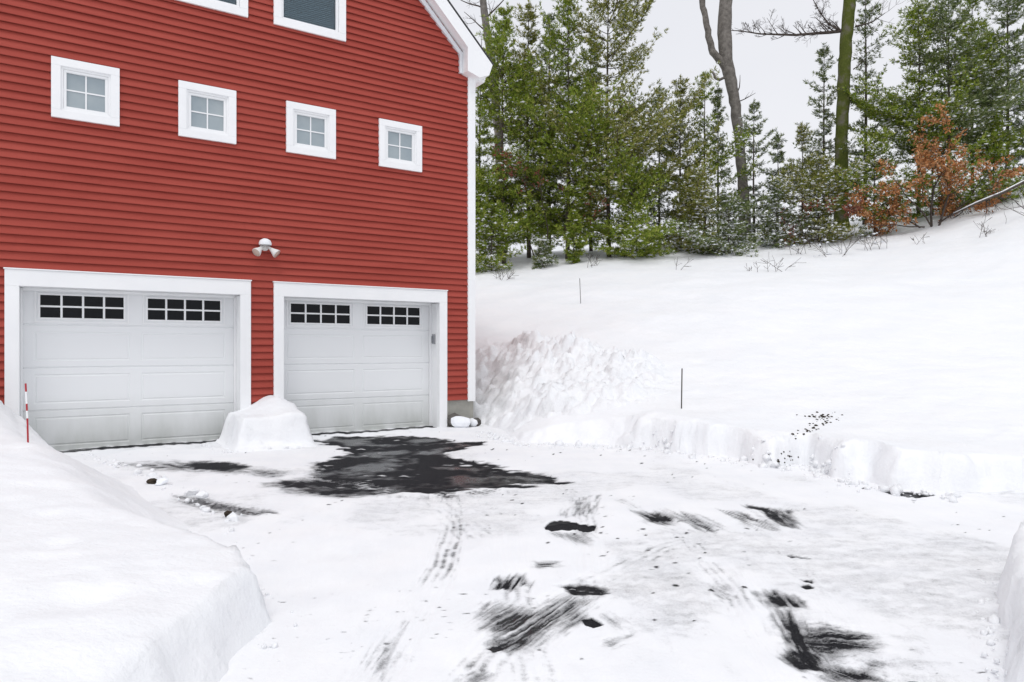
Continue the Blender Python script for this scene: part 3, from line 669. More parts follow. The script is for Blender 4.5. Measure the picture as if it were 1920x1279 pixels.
# the pair of tall windows above
def make_tall():
    z0, z1, hw = 6.255, 7.8, .56
    b = MB(); ring(b, -hw, hw, z0, z1, .115, -.054, -.001)
    o = b.build('tall_window', M['white'], house, bevel=.004)
    s = MB(); ring(s, -hw + .117, hw - .117, z0 + .117, z1 - .117, .035, -.020, .05); s.box(-hw + .153, hw - .153, -.012, .04, 7.0, 7.045); s.build('sash', M['white'], o, bevel=.003)
    g = MB(); g.box(-hw + .15, hw - .15, .022, .026, z0 + .15, z1 - .15); g.build('pane', M['clear'], o)
    bl = MB(); k = z0 + .15
    while k < z1 - .16:
        bl.quad((-hw + .16, .050, k), (hw - .16, .050, k), (hw - .16, .072, k + .029), (-hw + .16, .072, k + .029)); k += .030
    bl.box(-hw + .14, hw - .14, .09, .095, z0 + .1, z1 - .1)
    bl.build('blind', M['blind'], o)
    return o
tw = make_tall(); tw.location = (-UPW[0], 0, 0)
tw2 = copy_tree(tw, house); tw2.location = (-UPW[1], 0, 0)

# ------------------------------------------------------------------ fittings on the house
fl = tag(empty('floodlight', (*wall_pt(3.60, .0), 2.86), math.atan2(U[1], U[0])), 'twin head white floodlight with a cap of snow above the garage doors', 'floodlight')
b = MB(); b.lathe([(0, -.02), (.065, -.02), (.065, -.045), (.05, -.06), (0, -.062)], (0, 0, .03), (0, 1, 0)); b.build('mounting_plate', M['lamp_body'], fl, smooth=False)
for sx in (-1, 1):
    b = MB(); c0 = Vector((sx * .035, -.07, .03)); ax = Vector((sx * .62, -.45, -.62)).normalized()
    b.tube([c0 - ax * .0, c0 + ax * .07], [.018, .022], 10)
    b.lathe([(.026, .06), (.034, .09), (.060, .15), (.068, .18), (.062, .184)], c0, ax, 18)
    h = b.build('lamp_head', M['lamp_body'], fl, smooth=True)
    g2 = MB(); g2.lathe([(.0, .190), (.03, .187), (.0605, .180)], c0, ax, 18); g2.build('bulb_face', M['lamp_glass'], h, smooth=True)
b = MB(); b.lathe([(.088, 0), (.092, .03), (.075, .07), (.035, .095), (0, .10)], (-.005, -.085, .045), (0, 0, 1), 14); b.build('snow_cap', M['load'], fl, smooth=True)

kp = tag(empty('keypad', (*wall_pt(.70, -.14), 1.53), math.atan2(U[1], U[0])), 'small grey door keypad on the jamb right of the nearer-to-corner garage door', 'keypad')
b = MB(); b.box(-.030, -.0, -.04, .04, -.085, .085); b.build('keypad_body', M['grey_metal'], kp, bevel=.008)
b = MB(); b.box(-.040, -.031, -.034, .034, -.07, .05); b.build('keypad_cover', mat('cover', (.17, .18, .20), .4), kp, bevel=.004)

# ------------------------------------------------------------------ small things on the ground
def blob(center, size, seed, subdiv=2, rough=.25):
    import bmesh
    bm = bmesh.new(); bmesh.ops.create_icosphere(bm, subdivisions=subdiv, radius=1)
    rr_ = random.Random(seed); off = [Vector((rr_.uniform(-1, 1), rr_.uniform(-1, 1), rr_.uniform(-1, 1))).normalized() for _ in range(9)]
    for v in bm.verts:
        k = 1 + sum(rough * max(0, v.co.normalized().dot(o) - .55) * (1 if i % 3 else -1) for i, o in enumerate(off))
        v.co = Vector((v.co.x * size[0] * k, v.co.y * size[1] * k, v.co.z * size[2] * k))
    me = bpy.data.meshes.new('blob'); bm.to_mesh(me); bm.free()
    return me
def blob_obj(name, center, size, material, seed, parent=None, **kw):
    me = blob(center, size, seed, **kw); me.materials.append(material); me.name = name
    o = bpy.data.objects.new(name, me); COL.objects.link(o); o.location = center
    if parent: o.parent = parent
    return o

for k, (s, o, sz, lab) in enumerate([(.34, .16, .15, 'larger dark rock capped with snow against the concrete foundation'), (.07, .14, .09, 'smaller dark rock at the foot of the white corner board')]):
    p = wall_pt(s, o); rk = tag(empty('rock', (p[0], p[1], 0)), lab, 'rock', 'rocks by the foundation')
    blob_obj('stone', (0, 0, sz * .45), (sz, sz * .8, sz * .8), M['rock'], 40 + k, rk, rough=.8)
    blob_obj('snow_cap', (-.02, -.07, sz * .62), (sz * .92, sz * .75, sz * .72), M['load'], 50 + k, rk, rough=.5)

for k, (x, y, sz, mt, lab) in enumerate([
    (285, 908, .035, 'dirt', 'dark clod at the far foot of the left snow bank'),
    (302, 909, .04, 'load', 'white snow lump beside the dark clod at the far foot of the left snow bank'),
    (362, 929, .045, 'rough_snow', 'rounded snow lump on the slushy strip beside the left bank'),
    (378, 934, .04, 'rough_snow', 'smaller snow lump on the slushy strip beside the left bank'),
    (431, 971, .03, 'dirt', 'black clod lying where the left bank meets the driveway'),
    (1512, 1098, .0, 'dirt', '')]):
    if not lab: continue
    p = ground(x, y); o = blob_obj('snow_lump' if mt != 'dirt' else 'dirt_clod', (p[0], p[1], sz * .4 + .012), (sz * 1.2, sz, sz * .75), M[mt], 70 + k, rough=.9)
    tag(o, lab, 'lump' if mt != 'dirt' else 'clod')

# loose snow crumbs along the foot of the cut banks, the heap and the pile
def crumbs():
    import bmesh
    bm = bmesh.new(); bmesh.ops.create_icosphere(bm, subdivisions=1, radius=1)
    bv = np.array([tuple(v.co) for v in bm.verts]); bf = np.array([[v.index for v in f.verts] for f in bm.faces]); bm.free()
    rg = np.random.default_rng(77); P = []
    def along(pts, n, off, spread):
        pts = np.array(pts); seg = np.hypot(*(pts[1:] - pts[:-1]).T); cum = np.concatenate([[0], np.cumsum(seg)])
        for u in rg.uniform(0, cum[-1], n):
            i = min(np.searchsorted(cum, u, 'right') - 1, len(seg) - 1); t = (u - cum[i]) / seg[i]; p = pts[i] * (1 - t) + pts[i + 1] * t
            d = (pts[i + 1] - pts[i]) / seg[i]; o = off + abs(rg.normal()) * spread - .06
            P.append((p[0] + d[1] * o, p[1] - d[0] * o))
    along([e for e in EDGE[1:14]], 420, .0, .16)
    along([(-5.75, 9.0), ground(160, 852), ground(240, 882), ground(300, 907), ground(345, 938), ground(430, 978), (-2.02, 4.9), (-1.62, 4.05), (-1.28, 3.66), (-1.17, 3.45), (-1.17, 2.8)][::-1], 80, .0, .10)
    along([(2.98, 4.25), (2.58, 3.75), (2.36, 3.4), (2.06, 2.97), (1.78, 2.4)], 45, .0, .07)
    along([wall_pt(3.16, .1), wall_pt(3.16, 1.18), wall_pt(4.44, 1.18), wall_pt(4.44, .1)], 70, .0, .09)
    P = np.array(P); X, Y = P[:, 0], P[:, 1]; z = np.maximum(terrain(X, Y), 0); n = len(P)
    r = np.minimum(.008 + rg.exponential(.011, n), .05) * np.where(Y < 5, .6, 1); V = bv[None] * rg.uniform(.6, 1.3, (n, len(bv), 1)) * (r[:, None] * rg.uniform(.7, 1.4, (n, 3)))[:, None, :]
    V = V + np.stack([X, Y, z + r * .35], 1)[:, None, :]
    Fc = (np.arange(n) * len(bv))[:, None, None] + bf[None]
    tag(np_mesh('snow_crumbs', V.reshape(-1, 3), Fc.reshape(-1, 3), M['rough_snow'], smooth=False), 'loose white snow crumbs scattered along the foot of the banks', 'snow crumbs', kind='stuff')
crumbs()

# dirt spilled over the bank
v_, f_ = [], []
rd = random.Random(5); dm = MB()
def ray_hit(x, y, d0=5.0, d1=16.0):
    D = np.arange(d0, d1, .02); X = (x - CX) / F * D; Zr = HC + (HY - y) / F * D
    h = np.maximum(terrain(X, D), 0); i = np.argmax(h > Zr)
    return X[i], D[i], h[i]
for k in range(120):
    t = rd.random() ** .7; X_ = 1482 + 88 * t + rd.gauss(0, 9); Yp = 822 - 42 * t + rd.gauss(0, 5)
    if rd.random() < .25: X_, Yp = 1540 + rd.gauss(0, 16), 781 + rd.gauss(0, 2.5)
    if rd.random() < .12: X_, Yp = 1475 + rd.gauss(0, 22), 868 + rd.gauss(0, 8)
    px, py, zz = ray_hit(X_, Yp); r_ = rd.uniform(.004, .017) * (1.5 if rd.random() < .12 else 1)
    dm.lathe([(0, -r_), (r_, -r_ * .3), (r_ * .8, r_ * .4), (0, r_ * .6)], (px, py, zz + r_ * .2), (rd.uniform(-.4, .4), rd.uniform(-.4, .4), 1), 6)
tag(dm.build('spilled_dirt', M['dirt'], loc=(0, 0, 0)), 'dark dirt crumbs spilled down the cut snow bank at right', 'dirt', kind='stuff')

# driveway marker stakes
def stake(x, ytop, ybase, D, mats, label, lean=0, r=.006):
    X_, Y_, zt = at(x, ytop, D); _, _, zb = at(x, ybase, D); e_ = tag(empty('marker_stake', (X_, Y_, zb)), label, 'stake', 'driveway marker stakes')
    hgt = zt - zb; z = -.25
    for (frac, mname, pname) in mats:
        b = MB(); z1 = frac * hgt
        b.tube([(lean * max(z, 0), 0, z), (lean * z1, 0, z1)], [r, r], 8); b.build(pname, M[mname], e_); z = z1
    return e_
stake(54, 719, 838, 6.6, [(.45, 'stake_red', 'shaft'), (.57, 'white', 'band'), (.68, 'stake_red', 'band'), (.87, 'white', 'band'), (1, 'stake_red', 'tip')], 'red and white banded marker stake in the left snow bank', -.05, .008)
stake(1277, 691, 785, 10.2, [(.96, 'stake', 'shaft'), (1, 'stake', 'tip')], 'dark thin marker stake behind the ploughed edge at right', .02, .009)
stake(1089, 522, 557, 18.8, [(.96, 'stake', 'shaft'), (1, 'stake', 'tip')], 'short thin marker stake far up the snowy slope', -.06, .008)

# ------------------------------------------------------------------ vegetation
def tufts(pos, dr, K, ln, wd, spread, rg):
    """K needle blades per tuft as narrow diamonds"""
    n = len(pos); P = np.repeat(pos, K, 0); D = np.repeat(dr, K, 0)
    rv = rg.normal(size=(n * K, 3)); d = D + rv * spread; d /= np.linalg.norm(d, axis=1, keepdims=True) + 1e-9
    l = (ln * rg.uniform(.6, 1.25, (n * K, 1)))
    sd = np.cross(d, rg.normal(size=(n * K, 3))); sd /= np.linalg.norm(sd, axis=1, keepdims=True) + 1e-9
    w_ = wd * rg.uniform(.6, 1.3, (n * K, 1))
    V = np.stack([P, P + d * l * .5 + sd * w_, P + d * l, P + d * l * .5 - sd * w_], 1).reshape(-1, 3)
    return V, np.arange(n * K * 4).reshape(-1, 4)

def clumps(pos, size, rg, flat=.55):
    n = len(pos); base = np.array([(1, 0, 0), (0, 1, 0), (-1, 0, 0), (0, -1, 0), (0, 0, 1), (0, 0, -.6)], float)
    sc_ = size * rg.uniform(.5, 1.35, (n, 1, 1)) * rg.uniform(.65, 1.35, (n, 6, 1))
    a = rg.uniform(0, 6.28, n); ca, sa = np.cos(a), np.sin(a)
    b = np.repeat(base[None], n, 0) * sc_; st = rg.uniform(.8, 1.9, (n, 1))
    bx, by = b[:, :, 0] * st, b[:, :, 1]
    V = np.stack([bx * ca[:, None] - by * sa[:, None], bx * sa[:, None] + by * ca[:, None], b[:, :, 2] * flat], -1) + pos[:, None, :]
    tri = np.array([(0, 1, 4), (1, 2, 4), (2, 3, 4), (3, 0, 4), (1, 0, 5), (2, 1, 5), (3, 2, 5), (0, 3, 5)])
    Fc = (np.arange(n) * 6)[:, None, None] + tri[None]
    return V.reshape(-1, 3), Fc.reshape(-1, 3)

def pine(name, x, D, ytop, rmax, cb, dens, snowf, mkey, seed, label, group, lean=0.0, dead=.0, trunk_r=None, asym=0.0, shape=1.0, len_=.17):
    rg = np.random.default_rng(seed); rd = random.Random(seed)
    X_ = (x - CX) / F * D; zb = tz(X_, D) - .12; h = HC + (HY - ytop) / F * D - zb
    e_ = tag(empty(name, (X_, D, zb)), label, 'tree' if h > 2.2 else 'sapling', group)
    tr_ = MB(); r0 = trunk_r or (.016 + .0075 * h)
    bend = [rd.uniform(-.06, .06) * h * .12 for _ in range(3)]
    def axis_pt(t): return Vector((lean * h * t + bend[0] * math.sin(t * 3), bend[1] * math.sin(t * 2.4), h * t))
    tr_.tube([axis_pt(t / 9) for t in range(10)], [r0 * (1 - .9 * t / 9) for t in range(10)], 7)
    pos, dr = [], []; bw = []
    nwh = max(5, int((1 - cb) * h / (.30 if h > 4 else .16))); nwh = min(nwh, 40)
    for k in range(nwh):
        t = cb + (1 - cb) * ((k + rd.uniform(-.3, .3)) / nwh); t = min(max(t, .02), .985)
        q = max(0.0, (t - cb) / (1 - cb))                                    # 0 at the lowest whorl, 1 at the top
        prof = (.82 + .36 * math.sin(q * 11 + seed * 1.7) * (q < .85)) * (min(1, .62 + 1.3 * q) if cb > .1 else min(1, .8 + .8 * q)) * (1 - q) ** (.62 * shape) + .05
        for bnum in range(rd.choice([4, 5, 6, 7, 8]) if dens > .85 else rd.choice([3, 4, 5, 6])):
            az = rd.uniform(0, 6.283); Lb = 1.3 * rmax * prof * rd.uniform(.28, 1.22) * (1 + .28 * math.sin(az * 2 + t * 9 + seed))
            if asym: Lb *= 1 + asym * math.cos(az)
            if rd.random() > .93: Lb *= 1.35
            el = -.12 + .95 * q ** 1.5 + rd.uniform(-.14, .16)       # branches climb towards the top
            p = axis_pt(t); d = Vector((math.cos(az) * math.cos(el), math.sin(az) * math.cos(el), math.sin(el)))
            pts = [p]; nseg = max(3, int(Lb / .22))
            for s in range(nseg):
                d = (d + Vector((rd.gauss(0, .09), rd.gauss(0, .09), .05 + .03 * rd.random()))).normalized(); pts.append(pts[-1] + d * Lb / nseg)
            rb = max(.005, .006 + .007 * Lb)
            tr_.tube(pts, [rb * (1 - .75 * i / nseg) for i in range(nseg + 1)], 3, cap=False)
            if rd.random() < dead: continue
            for s in range(1, nseg + 1):
                fr_ = s / nseg
                if fr_ < .15 and Lb > .8: continue
                base = pts[s]; dd_ = (pts[s] - pts[s - 1]).normalized()
                pos.append(base); dr.append(dd_)
                for side in (-1, 1):
                    if rd.random() > .9 * dens: continue
                    perp = dd_.cross(Vector((0, 0, 1))); perp = perp.normalized() if perp.length > 1e-3 else Vector((1, 0, 0))
                    td = (dd_ * .8 + perp * side * rd.uniform(.5, 1.1) + Vector((0, 0, rd.uniform(-.15, .4)))).normalized()
                    tl = min(.75, Lb * .38 * (1.2 - fr_ * .6)) * rd.uniform(.6, 1.2); m_ = max(1, int(tl / .13))
                    for u in range(1, m_ + 1):
                        pos.append(base + td * tl * u / m_ + Vector((rd.gauss(0, .03), rd.gauss(0, .03), rd.gauss(0, .03)))); dr.append((td + Vector((0, 0, .35))).normalized())
    # leader tufts
    for t in (.93, .96, .985, 1.0):
        pos.append(axis_pt(t)); dr.append(Vector((0, 0, 1)))
    pos = np.array([tuple(p) for p in pos]); dr = np.array([tuple(p) for p in dr])
    tr_.build('trunk', M['bark'], e_, smooth=True)
    V, Fc = tufts(pos, dr, 10, len_, .0135, .55, rg); np_mesh('crown', V, Fc, M[mkey], e_)
    low = 1 + .5 * np.clip(1 - pos[:, 2] / 3.0, 0, 1)
    sel = pos[rg.random(len(pos)) < snowf * low] + np.array([0, 0, .035]) + rg.normal(size=(1, 3)) * 0
    if len(sel):
        V, Fc = clumps(sel + rg.normal(size=sel.shape) * .03, .068, rg, .5); tag(np_mesh('snow_load', V, Fc, M['load'], e_, smooth=True), kind='stuff')
    return e_

G = 'pines along the top of the snowy slope'
GB = 'young pines and bushes at the foot of the trees'
P = [ # name, x, D, ytop, rmax, crown base, density, snow, needles, label, group, extras
 ('pine_tree', 945, 28.0, 20, 1.75, .10, 1.0, .10, 'needle_a', 'tall dense green pine nearest the house eave, bushy from top to base', G, {}),
 ('pine_tree', 992, 29.4, 5, 1.65, .12, .9, .14, 'needle_b', 'tall olive pine second in line from the house corner', G, {'dead': .1}),
 ('pine_tree', 1064, 27.8, -5, 2.0, .08, 1.0, .10, 'needle_a', 'broad bright green pine in the middle of the left clump, with feathery pale tips', G, {}),
 ('pine_tree', 1142, 27.4, -40, 2.75, .16, .80, .22, 'needle_b', 'tallest open pine of the left clump reaching long branches out to the right', G, {'asym': .35, 'shape': .8}),
 ('pine_tree', 1030, 31.0, 30, 1.75, .10, .8, .22, 'needle_c', 'shaded pine standing behind the left clump', G, {'dead': .1}),
 ('pine_tree', 1108, 30.5, 70, 1.6, .06, .9, .20, 'needle_a', 'pine half hidden behind the open tallest pine of the left clump', G, {}),
 ('pine_tree', 902, 29.0, 120, 1.6, .05, .9, .26, 'needle_a', 'snow flecked pine mostly hidden behind the white house corner', G, {}),
 ('pine_bush', 1186, 26.3, 318, 1.25, .03, 1.0, .08, 'needle_a', 'low bright green bushy pine at the right foot of the left clump', GB, {'shape': .7}),
 ('pine_bush', 922, 25.9, 385, 1.15, .03, 1.0, .30, 'needle_a', 'low snow dusted pine beside the white house corner', GB, {'shape': .7}),
 ('pine_sapling', 1076, 26.0, 398, .42, .12, 1.0, .10, 'needle_a', 'tiny single stem pine sapling in front of the left clump', GB, {}),
 ('pine_sapling', 1018, 25.7, 452, .42, .03, .9, .6, 'needle_c', 'knee high snowy pine sapling between the house corner and the tiny single stem sapling', GB, {}),
 ('pine_tree', 1236, 30.0, 165, 1.5, .06, .6, .40, 'needle_c', 'snow laced pine just right of the long reaching pine branches', G, {}),
 ('pine_tree', 1276, 28.8, 145, 1.4, .05, .65, .34, 'needle_b', 'upright snow laced pine centred in the gap left of the forked trunk', G, {}),
 ('pine_tree', 1322, 29.2, 140, 1.35, .05, .8, .26, 'needle_a', 'greenest of the pines just left of the forked trunk', G, {}),
 ('pine_tree', 1346, 31.8, 165, .75, .10, .7, .32, 'needle_c', 'slender pine with visible dark stem touching the forked trunk', G, {}),
 ('pine_tree', 1415, 29.0, 190, .85, .06, .62, .70, 'needle_c', 'thin snow covered pine just right of the forked trunk', G, {'dead': .15}),
 ('pine_tree', 1458, 30.0, 255, .95, .05, .6, .75, 'needle_c', 'short snow covered pine in the open gap between the two big trunks', G, {}),
 ('pine_tree', 1503, 29.4, 235, 1.05, .05, .65, .65, 'needle_b', 'snow covered pine at the left of the tall sparse tufted pine', G, {}),
 ('pine_bush', 1366, 26.2, 378, .95, .02, .9, .55, 'needle_c', 'low snow laden pine below the forked trunk', GB, {'shape': .7}),
 ('pine_bush', 1300, 27.0, 335, 1.1, .03, .9, .40, 'needle_b', 'low snowy pine beneath the upright pines left of the forked trunk', GB, {'shape': .7}),
 ('pine_bush', 1455, 27.6, 345, .95, .03, .8, .7, 'needle_c', 'low white frosted pine in the middle of the gap between the big trunks', GB, {'shape': .7}),
 ('pine_tree', 1545, 30.6, 85, 1.25, .10, .62, .42, 'needle_c', 'sparse tufted pine directly left of the mossy trunk', G, {'shape': 1.1}),
 ('pine_tree', 1621, 31.0, -40, 1.05, .14, .55, .34, 'needle_c', 'tall thin see-through pine directly right of the mossy trunk', G, {'dead': .15}),
 ('pine_bush', 1535, 27.2, 305, 1.15, .03, .9, .48, 'needle_b', 'low snowy pine with rusty leaves in it left of the mossy trunk base', GB, {'shape': .7}),
 ('pine_bush', 1640, 27.2, 255, 1.25, .03, .95, .38, 'needle_a', 'low green pine between the mossy trunk and the rust brown oak', GB, {'shape': .8}),
 ('pine_tree', 1722, 28.8, 15, 1.8, .28, 1.0, .20, 'needle_a', 'leftmost pine of the dark clump behind the rust brown oak', G, {}),
 ('pine_tree', 1780, 28.3, -30, 1.8, .26, 1.0, .20, 'needle_c', 'tall dark pine in the centre of the clump behind the rust brown oak', G, {}),
 ('pine_tree', 1824, 29.4, -10, 1.7, .22, .9, .26, 'needle_a', 'tall pine at the right of the clump behind the rust brown oak', G, {}),
 ('pine_tree', 1888, 28.6, -60, 1.8, .12, 1.0, .34, 'needle_c', 'big dark pine at the right edge of the picture', G, {}),
 ('pine_bush', 1748, 28.0, 205, 1.5, .03, 1.0, .24, 'needle_a', 'dense green young pine directly behind the rust brown oak', GB, {'shape': .8}),
 ('pine_bush', 1862, 27.6, 235, 1.15, .03, 1.0, .28, 'needle_a', 'dense young pine right of the rust brown oak', GB, {'shape': .8}),
 ('pine_tree', 1975, 28.0, 30, 1.5, .05, 1.0, .3, 'needle_a', 'pine whose branches only just reach into the right edge of the picture', G, {}),
]
for i, (nm, x, D, yt, rm, cb, dn, sn, mk, lab, grp, kw) in enumerate(P):
    pine(nm, x, D, yt, rm, cb, dn, sn, mk, 200 + i, lab, grp, **kw)

def grow(mb, p, d, length, r, depth, rd, up=.05, out=None, seg=5, wild=.18, minr=.006):
    pts, rad = [p], [r]; n = max(3, int(length / .25)); n = min(n, 9)
    for i in range(n):
        d = (d + Vector((rd.gauss(0, wild * .6), rd.gauss(0, wild * .6), rd.gauss(0, wild * .4) + up))).normalized()
        pts.append(pts[-1] + d * length / n); rad.append(max(minr, r * (1 - .7 * (i + 1) / n)))
    mb.tube(pts, rad, seg if depth > 1 else 3, cap=False)
    if out is not None and depth <= 1: out.extend((pts[k], (pts[k] - pts[k - 1]).normalized()) for k in range(1, len(pts)))
    if depth <= 0: return
    for k in range(rd.choice([3, 4, 5])):
        i = rd.randint(1, n - 1); dd_ = (pts[i + 1] - pts[i]).normalized()
        side = Vector((rd.gauss(0, 1), rd.gauss(0, 1), rd.gauss(0, .7) + .3)); side = (side - dd_ * side.dot(dd_)).normalized()
        grow(mb, pts[i], (dd_ * .75 + side * .85).normalized(), length * rd.uniform(.35, .62), rad[i] * .6, depth - 1, rd, up, out, seg, wild, minr)

def px_path(pts, D): return [Vector(at(x, y, D)) for x, y in pts]
def bare_tree(name, D, stems, branches, material, label, seed, snow=False):
    rd = random.Random(seed); base = stems[0][0][0]; b3 = Vector(at(*base, D)); zb = tz(b3.x, D) - .1
    loc = Vector((b3.x, D, zb)); e_ = tag(empty(name, loc), label, 'tree')
    tr_ = MB()
    for k, (path, wpx) in enumerate(stems):
        pts = px_path(path, D); rad = [q / F * D / 2 for q in wpx]
        if k == 0: pts = [Vector((pts[0].x + .1, D, zb))] + pts; rad = [rad[0] * 1.25] + rad
        # smooth, slightly knobbly trunk
        P2, R2 = [], []
        for i in range(len(pts) - 1):
            for u in range(4):
                t = u / 4; P2.append(pts[i].lerp(pts[i + 1], t) + Vector((rd.gauss(0, .012), rd.gauss(0, .02), 0))); R2.append((rad[i] * (1 - t) + rad[i + 1] * t) * rd.uniform(.95, 1.06))
        P2.append(pts[-1]); R2.append(rad[-1])
        tr_.tube(P2, R2, 12)
    tr_.v = [tuple(Vector(v) - loc) for v in tr_.v]; tr_.build('trunk', material, e_, smooth=True)
    br = MB()
    for (path, r, depth) in branches:
        if len(path) == 2 and isinstance(path[1], Vector):
            grow(br, Vector(at(*path[0], D)), path[1].normalized(), r[1], r[0], depth, rd)
        else:
            pts = px_path(path, D); pts = [p + Vector((0, .25 * i, 0)) for i, p in enumerate(pts)]
            rad = [r[0] * (1 - .8 * i / (len(pts) - 1)) for i in range(len(pts))]
            br.tube(pts, rad, 6, cap=False)
            for i in range(len(pts) - 1):
                for u in range(4):
                    q = pts[i].lerp(pts[i + 1], rd.random()); dd_ = (pts[i + 1] - pts[i]).normalized()
                    grow(br, q, (dd_ * .8 + Vector((rd.gauss(0, .35), rd.gauss(0, .4), rd.uniform(-.2, 1.0)))).normalized(), r[1] * rd.uniform(.5, 1.1), rad[i] * .45, depth, rd, .03)
    if br.v:
        br.v = [tuple(Vector(v) - loc) for v in br.v]; br.build('branches', M['twig'], e_, smooth=True)
    return e_

bare_tree('bare_tree', 31.0,
  [([(1394, 372), (1391, 320), (1386, 260), (1379, 200), (1371, 155), (1362, 115), (1358, 60), (1361, 0), (1366, -90)], [20, 19, 18, 20, 21, 24, 25, 25, 22]),
   ([(1366, 132), (1352, 116), (1337, 98), (1328, 68), (1322, 30), (1316, -5), (1308, -70)], [15, 14, 13, 12, 11, 11, 9]),
   ([(1362, 142), (1350, 150), (1341, 146), (1336, 135)], [5, 5, 5, 4])],
  [([(1382, 175), Vector((.4, 0, 1))], (.035, .9), 0), ([(1386, 190), Vector((.9, 0, .5))], (.03, .8), 1)],
  M['grey_bark'], 'grey forked bare tree rising between the pine groups', 11)
bare_tree('bare_tree', 29.8,
  [([(1576, 395), (1577, 320), (1578, 250), (1581, 180), (1585, 100), (1589, 50), (1593, 0), (1599, -100)], [24, 23, 22, 22, 22, 22, 21, 19])],
  [([(1578, 58), (1560, 56), (1535, 53), (1505, 51), (1475, 45), (1445, 39), (1410, 28), (1392, 22)], (.075, .95), 2),
   ([(1570, 56), (1560, 40), (1548, 15), (1540, -15), (1535, -40)], (.04, .7), 2),
   ([(1600, 130), Vector((.7, .1, .5))], (.03, .8), 1), ([(1604, 50), Vector((1, .1, .25))], (.045, 1.7), 2)],
  M['moss_bark'], 'straight green mossy trunk with one bare limb reaching left', 12)
bare_tree('bare_tree', 32.0,
  [([(938, 330), (934, 250), (929, 180), (921, 110), (913, 60), (906, 10), (899, -60)], [17, 16, 16, 15, 14, 13, 11])],
  [([(922, 100), Vector((-1, 0, .5))], (.04, 1.6), 2), ([(918, 82), Vector((1, .2, .6))], (.04, 1.6), 2), ([(914, 60), Vector((-1, .1, .8))], (.04, 1.5), 2), ([(910, 35), Vector((1, 0, .7))], (.045, 1.7), 2),
   ([(907, 15), Vector((-1, 0, .4))], (.04, 1.6), 2), ([(905, 0), Vector((.6, 0, 1))], (.05, 1.5), 2), ([(925, 130), Vector((-1, 0, .35))], (.03, 1.2), 2)],
  M['grey_bark'], 'leaning grey bare tree rising just behind the house eave', 13)

def leafy(name, stems, D, material, label, cat, seed, n_leaf, ln, depth=2, group=None, leafm='brown_leaf', twigm='twig', snowf=.0, keep=1.0):
    """shrub that keeps its dead leaves: stems are (x0, y0, dx, dz, length)"""
    rd = random.Random(seed); rg = np.random.default_rng(seed); x0, y0 = stems[0][0]; X_ = (x0 - CX) / F * D; zb = tz(X_, D) - .05
    e_ = tag(empty(name, (X_, D, zb)), label, cat, group); mb = MB(); tips = []
    for (p, dv, Ln, r) in stems:
        px = (p[0] - CX) / F * D - X_
        grow(mb, Vector((px, rd.uniform(-.3, .3), 0 if p[1] is None else (HC + (HY - p[1]) / F * D - zb))), Vector(dv).normalized(), Ln, r, depth, rd, .02, tips, 5, .22, .005)
    mb.build('stems', M[twigm], e_, smooth=True)
    if n_leaf and tips:
        tips = [t for t in tips if rd.random() < keep]
        pos = np.array([tuple(t[0]) for t in tips]); dr = np.array([tuple(t[1]) for t in tips])
        idx = rg.integers(0, len(pos), n_leaf); pp = pos[idx] + rg.normal(size=(n_leaf, 3)) * .07
        V, Fc = tufts(pp, dr[idx] * .5 + np.array([0, 0, -.35]), 1, ln, ln * .27, .55, rg); np_mesh('leaves', V, Fc, M[leafm], e_)
    if snowf and tips:
        pos = np.array([tuple(t[0]) for t in tips]); sel = pos[rg.random(len(pos)) < snowf] + np.array([0, 0, .03])
        V, Fc = clumps(sel, .06, rg); tag(np_mesh('snow_load', V, Fc, M['load'], e_, smooth=True), kind='stuff')
    return e_

leafy('oak_sapling', [((1745, None), (-.25, -.1, 1), 3.3, .045), ((1752, None), (.25, -.1, 1), 3.4, .045), ((1738, None), (-.9, -.1, .42), 2.6, .035), ((1742, None), (-.7, -.2, .8), 2.6, .035),
       ((1755, None), (.75, -.1, .75), 2.8, .035), ((1760, None), (.9, -.1, .5), 2.3, .03), ((1730, None), (-1, 0, .2), 2.2, .03)], 26.2, None,
      'rust brown oak sapling still holding its dead leaves at right', 'tree', 301, 6500, .125, 2, snowf=.12, keep=.8)
leafy('leafy_shrub', [((1528, None), (-.2, 0, 1), 1.9, .02), ((1535, None), (.35, 0, 1), 1.7, .02)], 26.4, None, 'small dark red leaved shrub among the low snowy pines left of the mossy trunk', 'shrub', 302, 330, .13, 2, leafm='red_leaf', snowf=.3, keep=.5)
leafy('leafy_shrub', [((1020, None), (.1, 0, 1), 4.2, .03), ((1008, None), (-.15, 0, 1), 3.6, .03)], 27.0, None, 'thin brown leaved shrub up inside the left pine clump', 'shrub', 303, 420, .13, 2, leafm='red_leaf', keep=.4)
GT = 'bare twig shrubs poking through the snow on the slope'
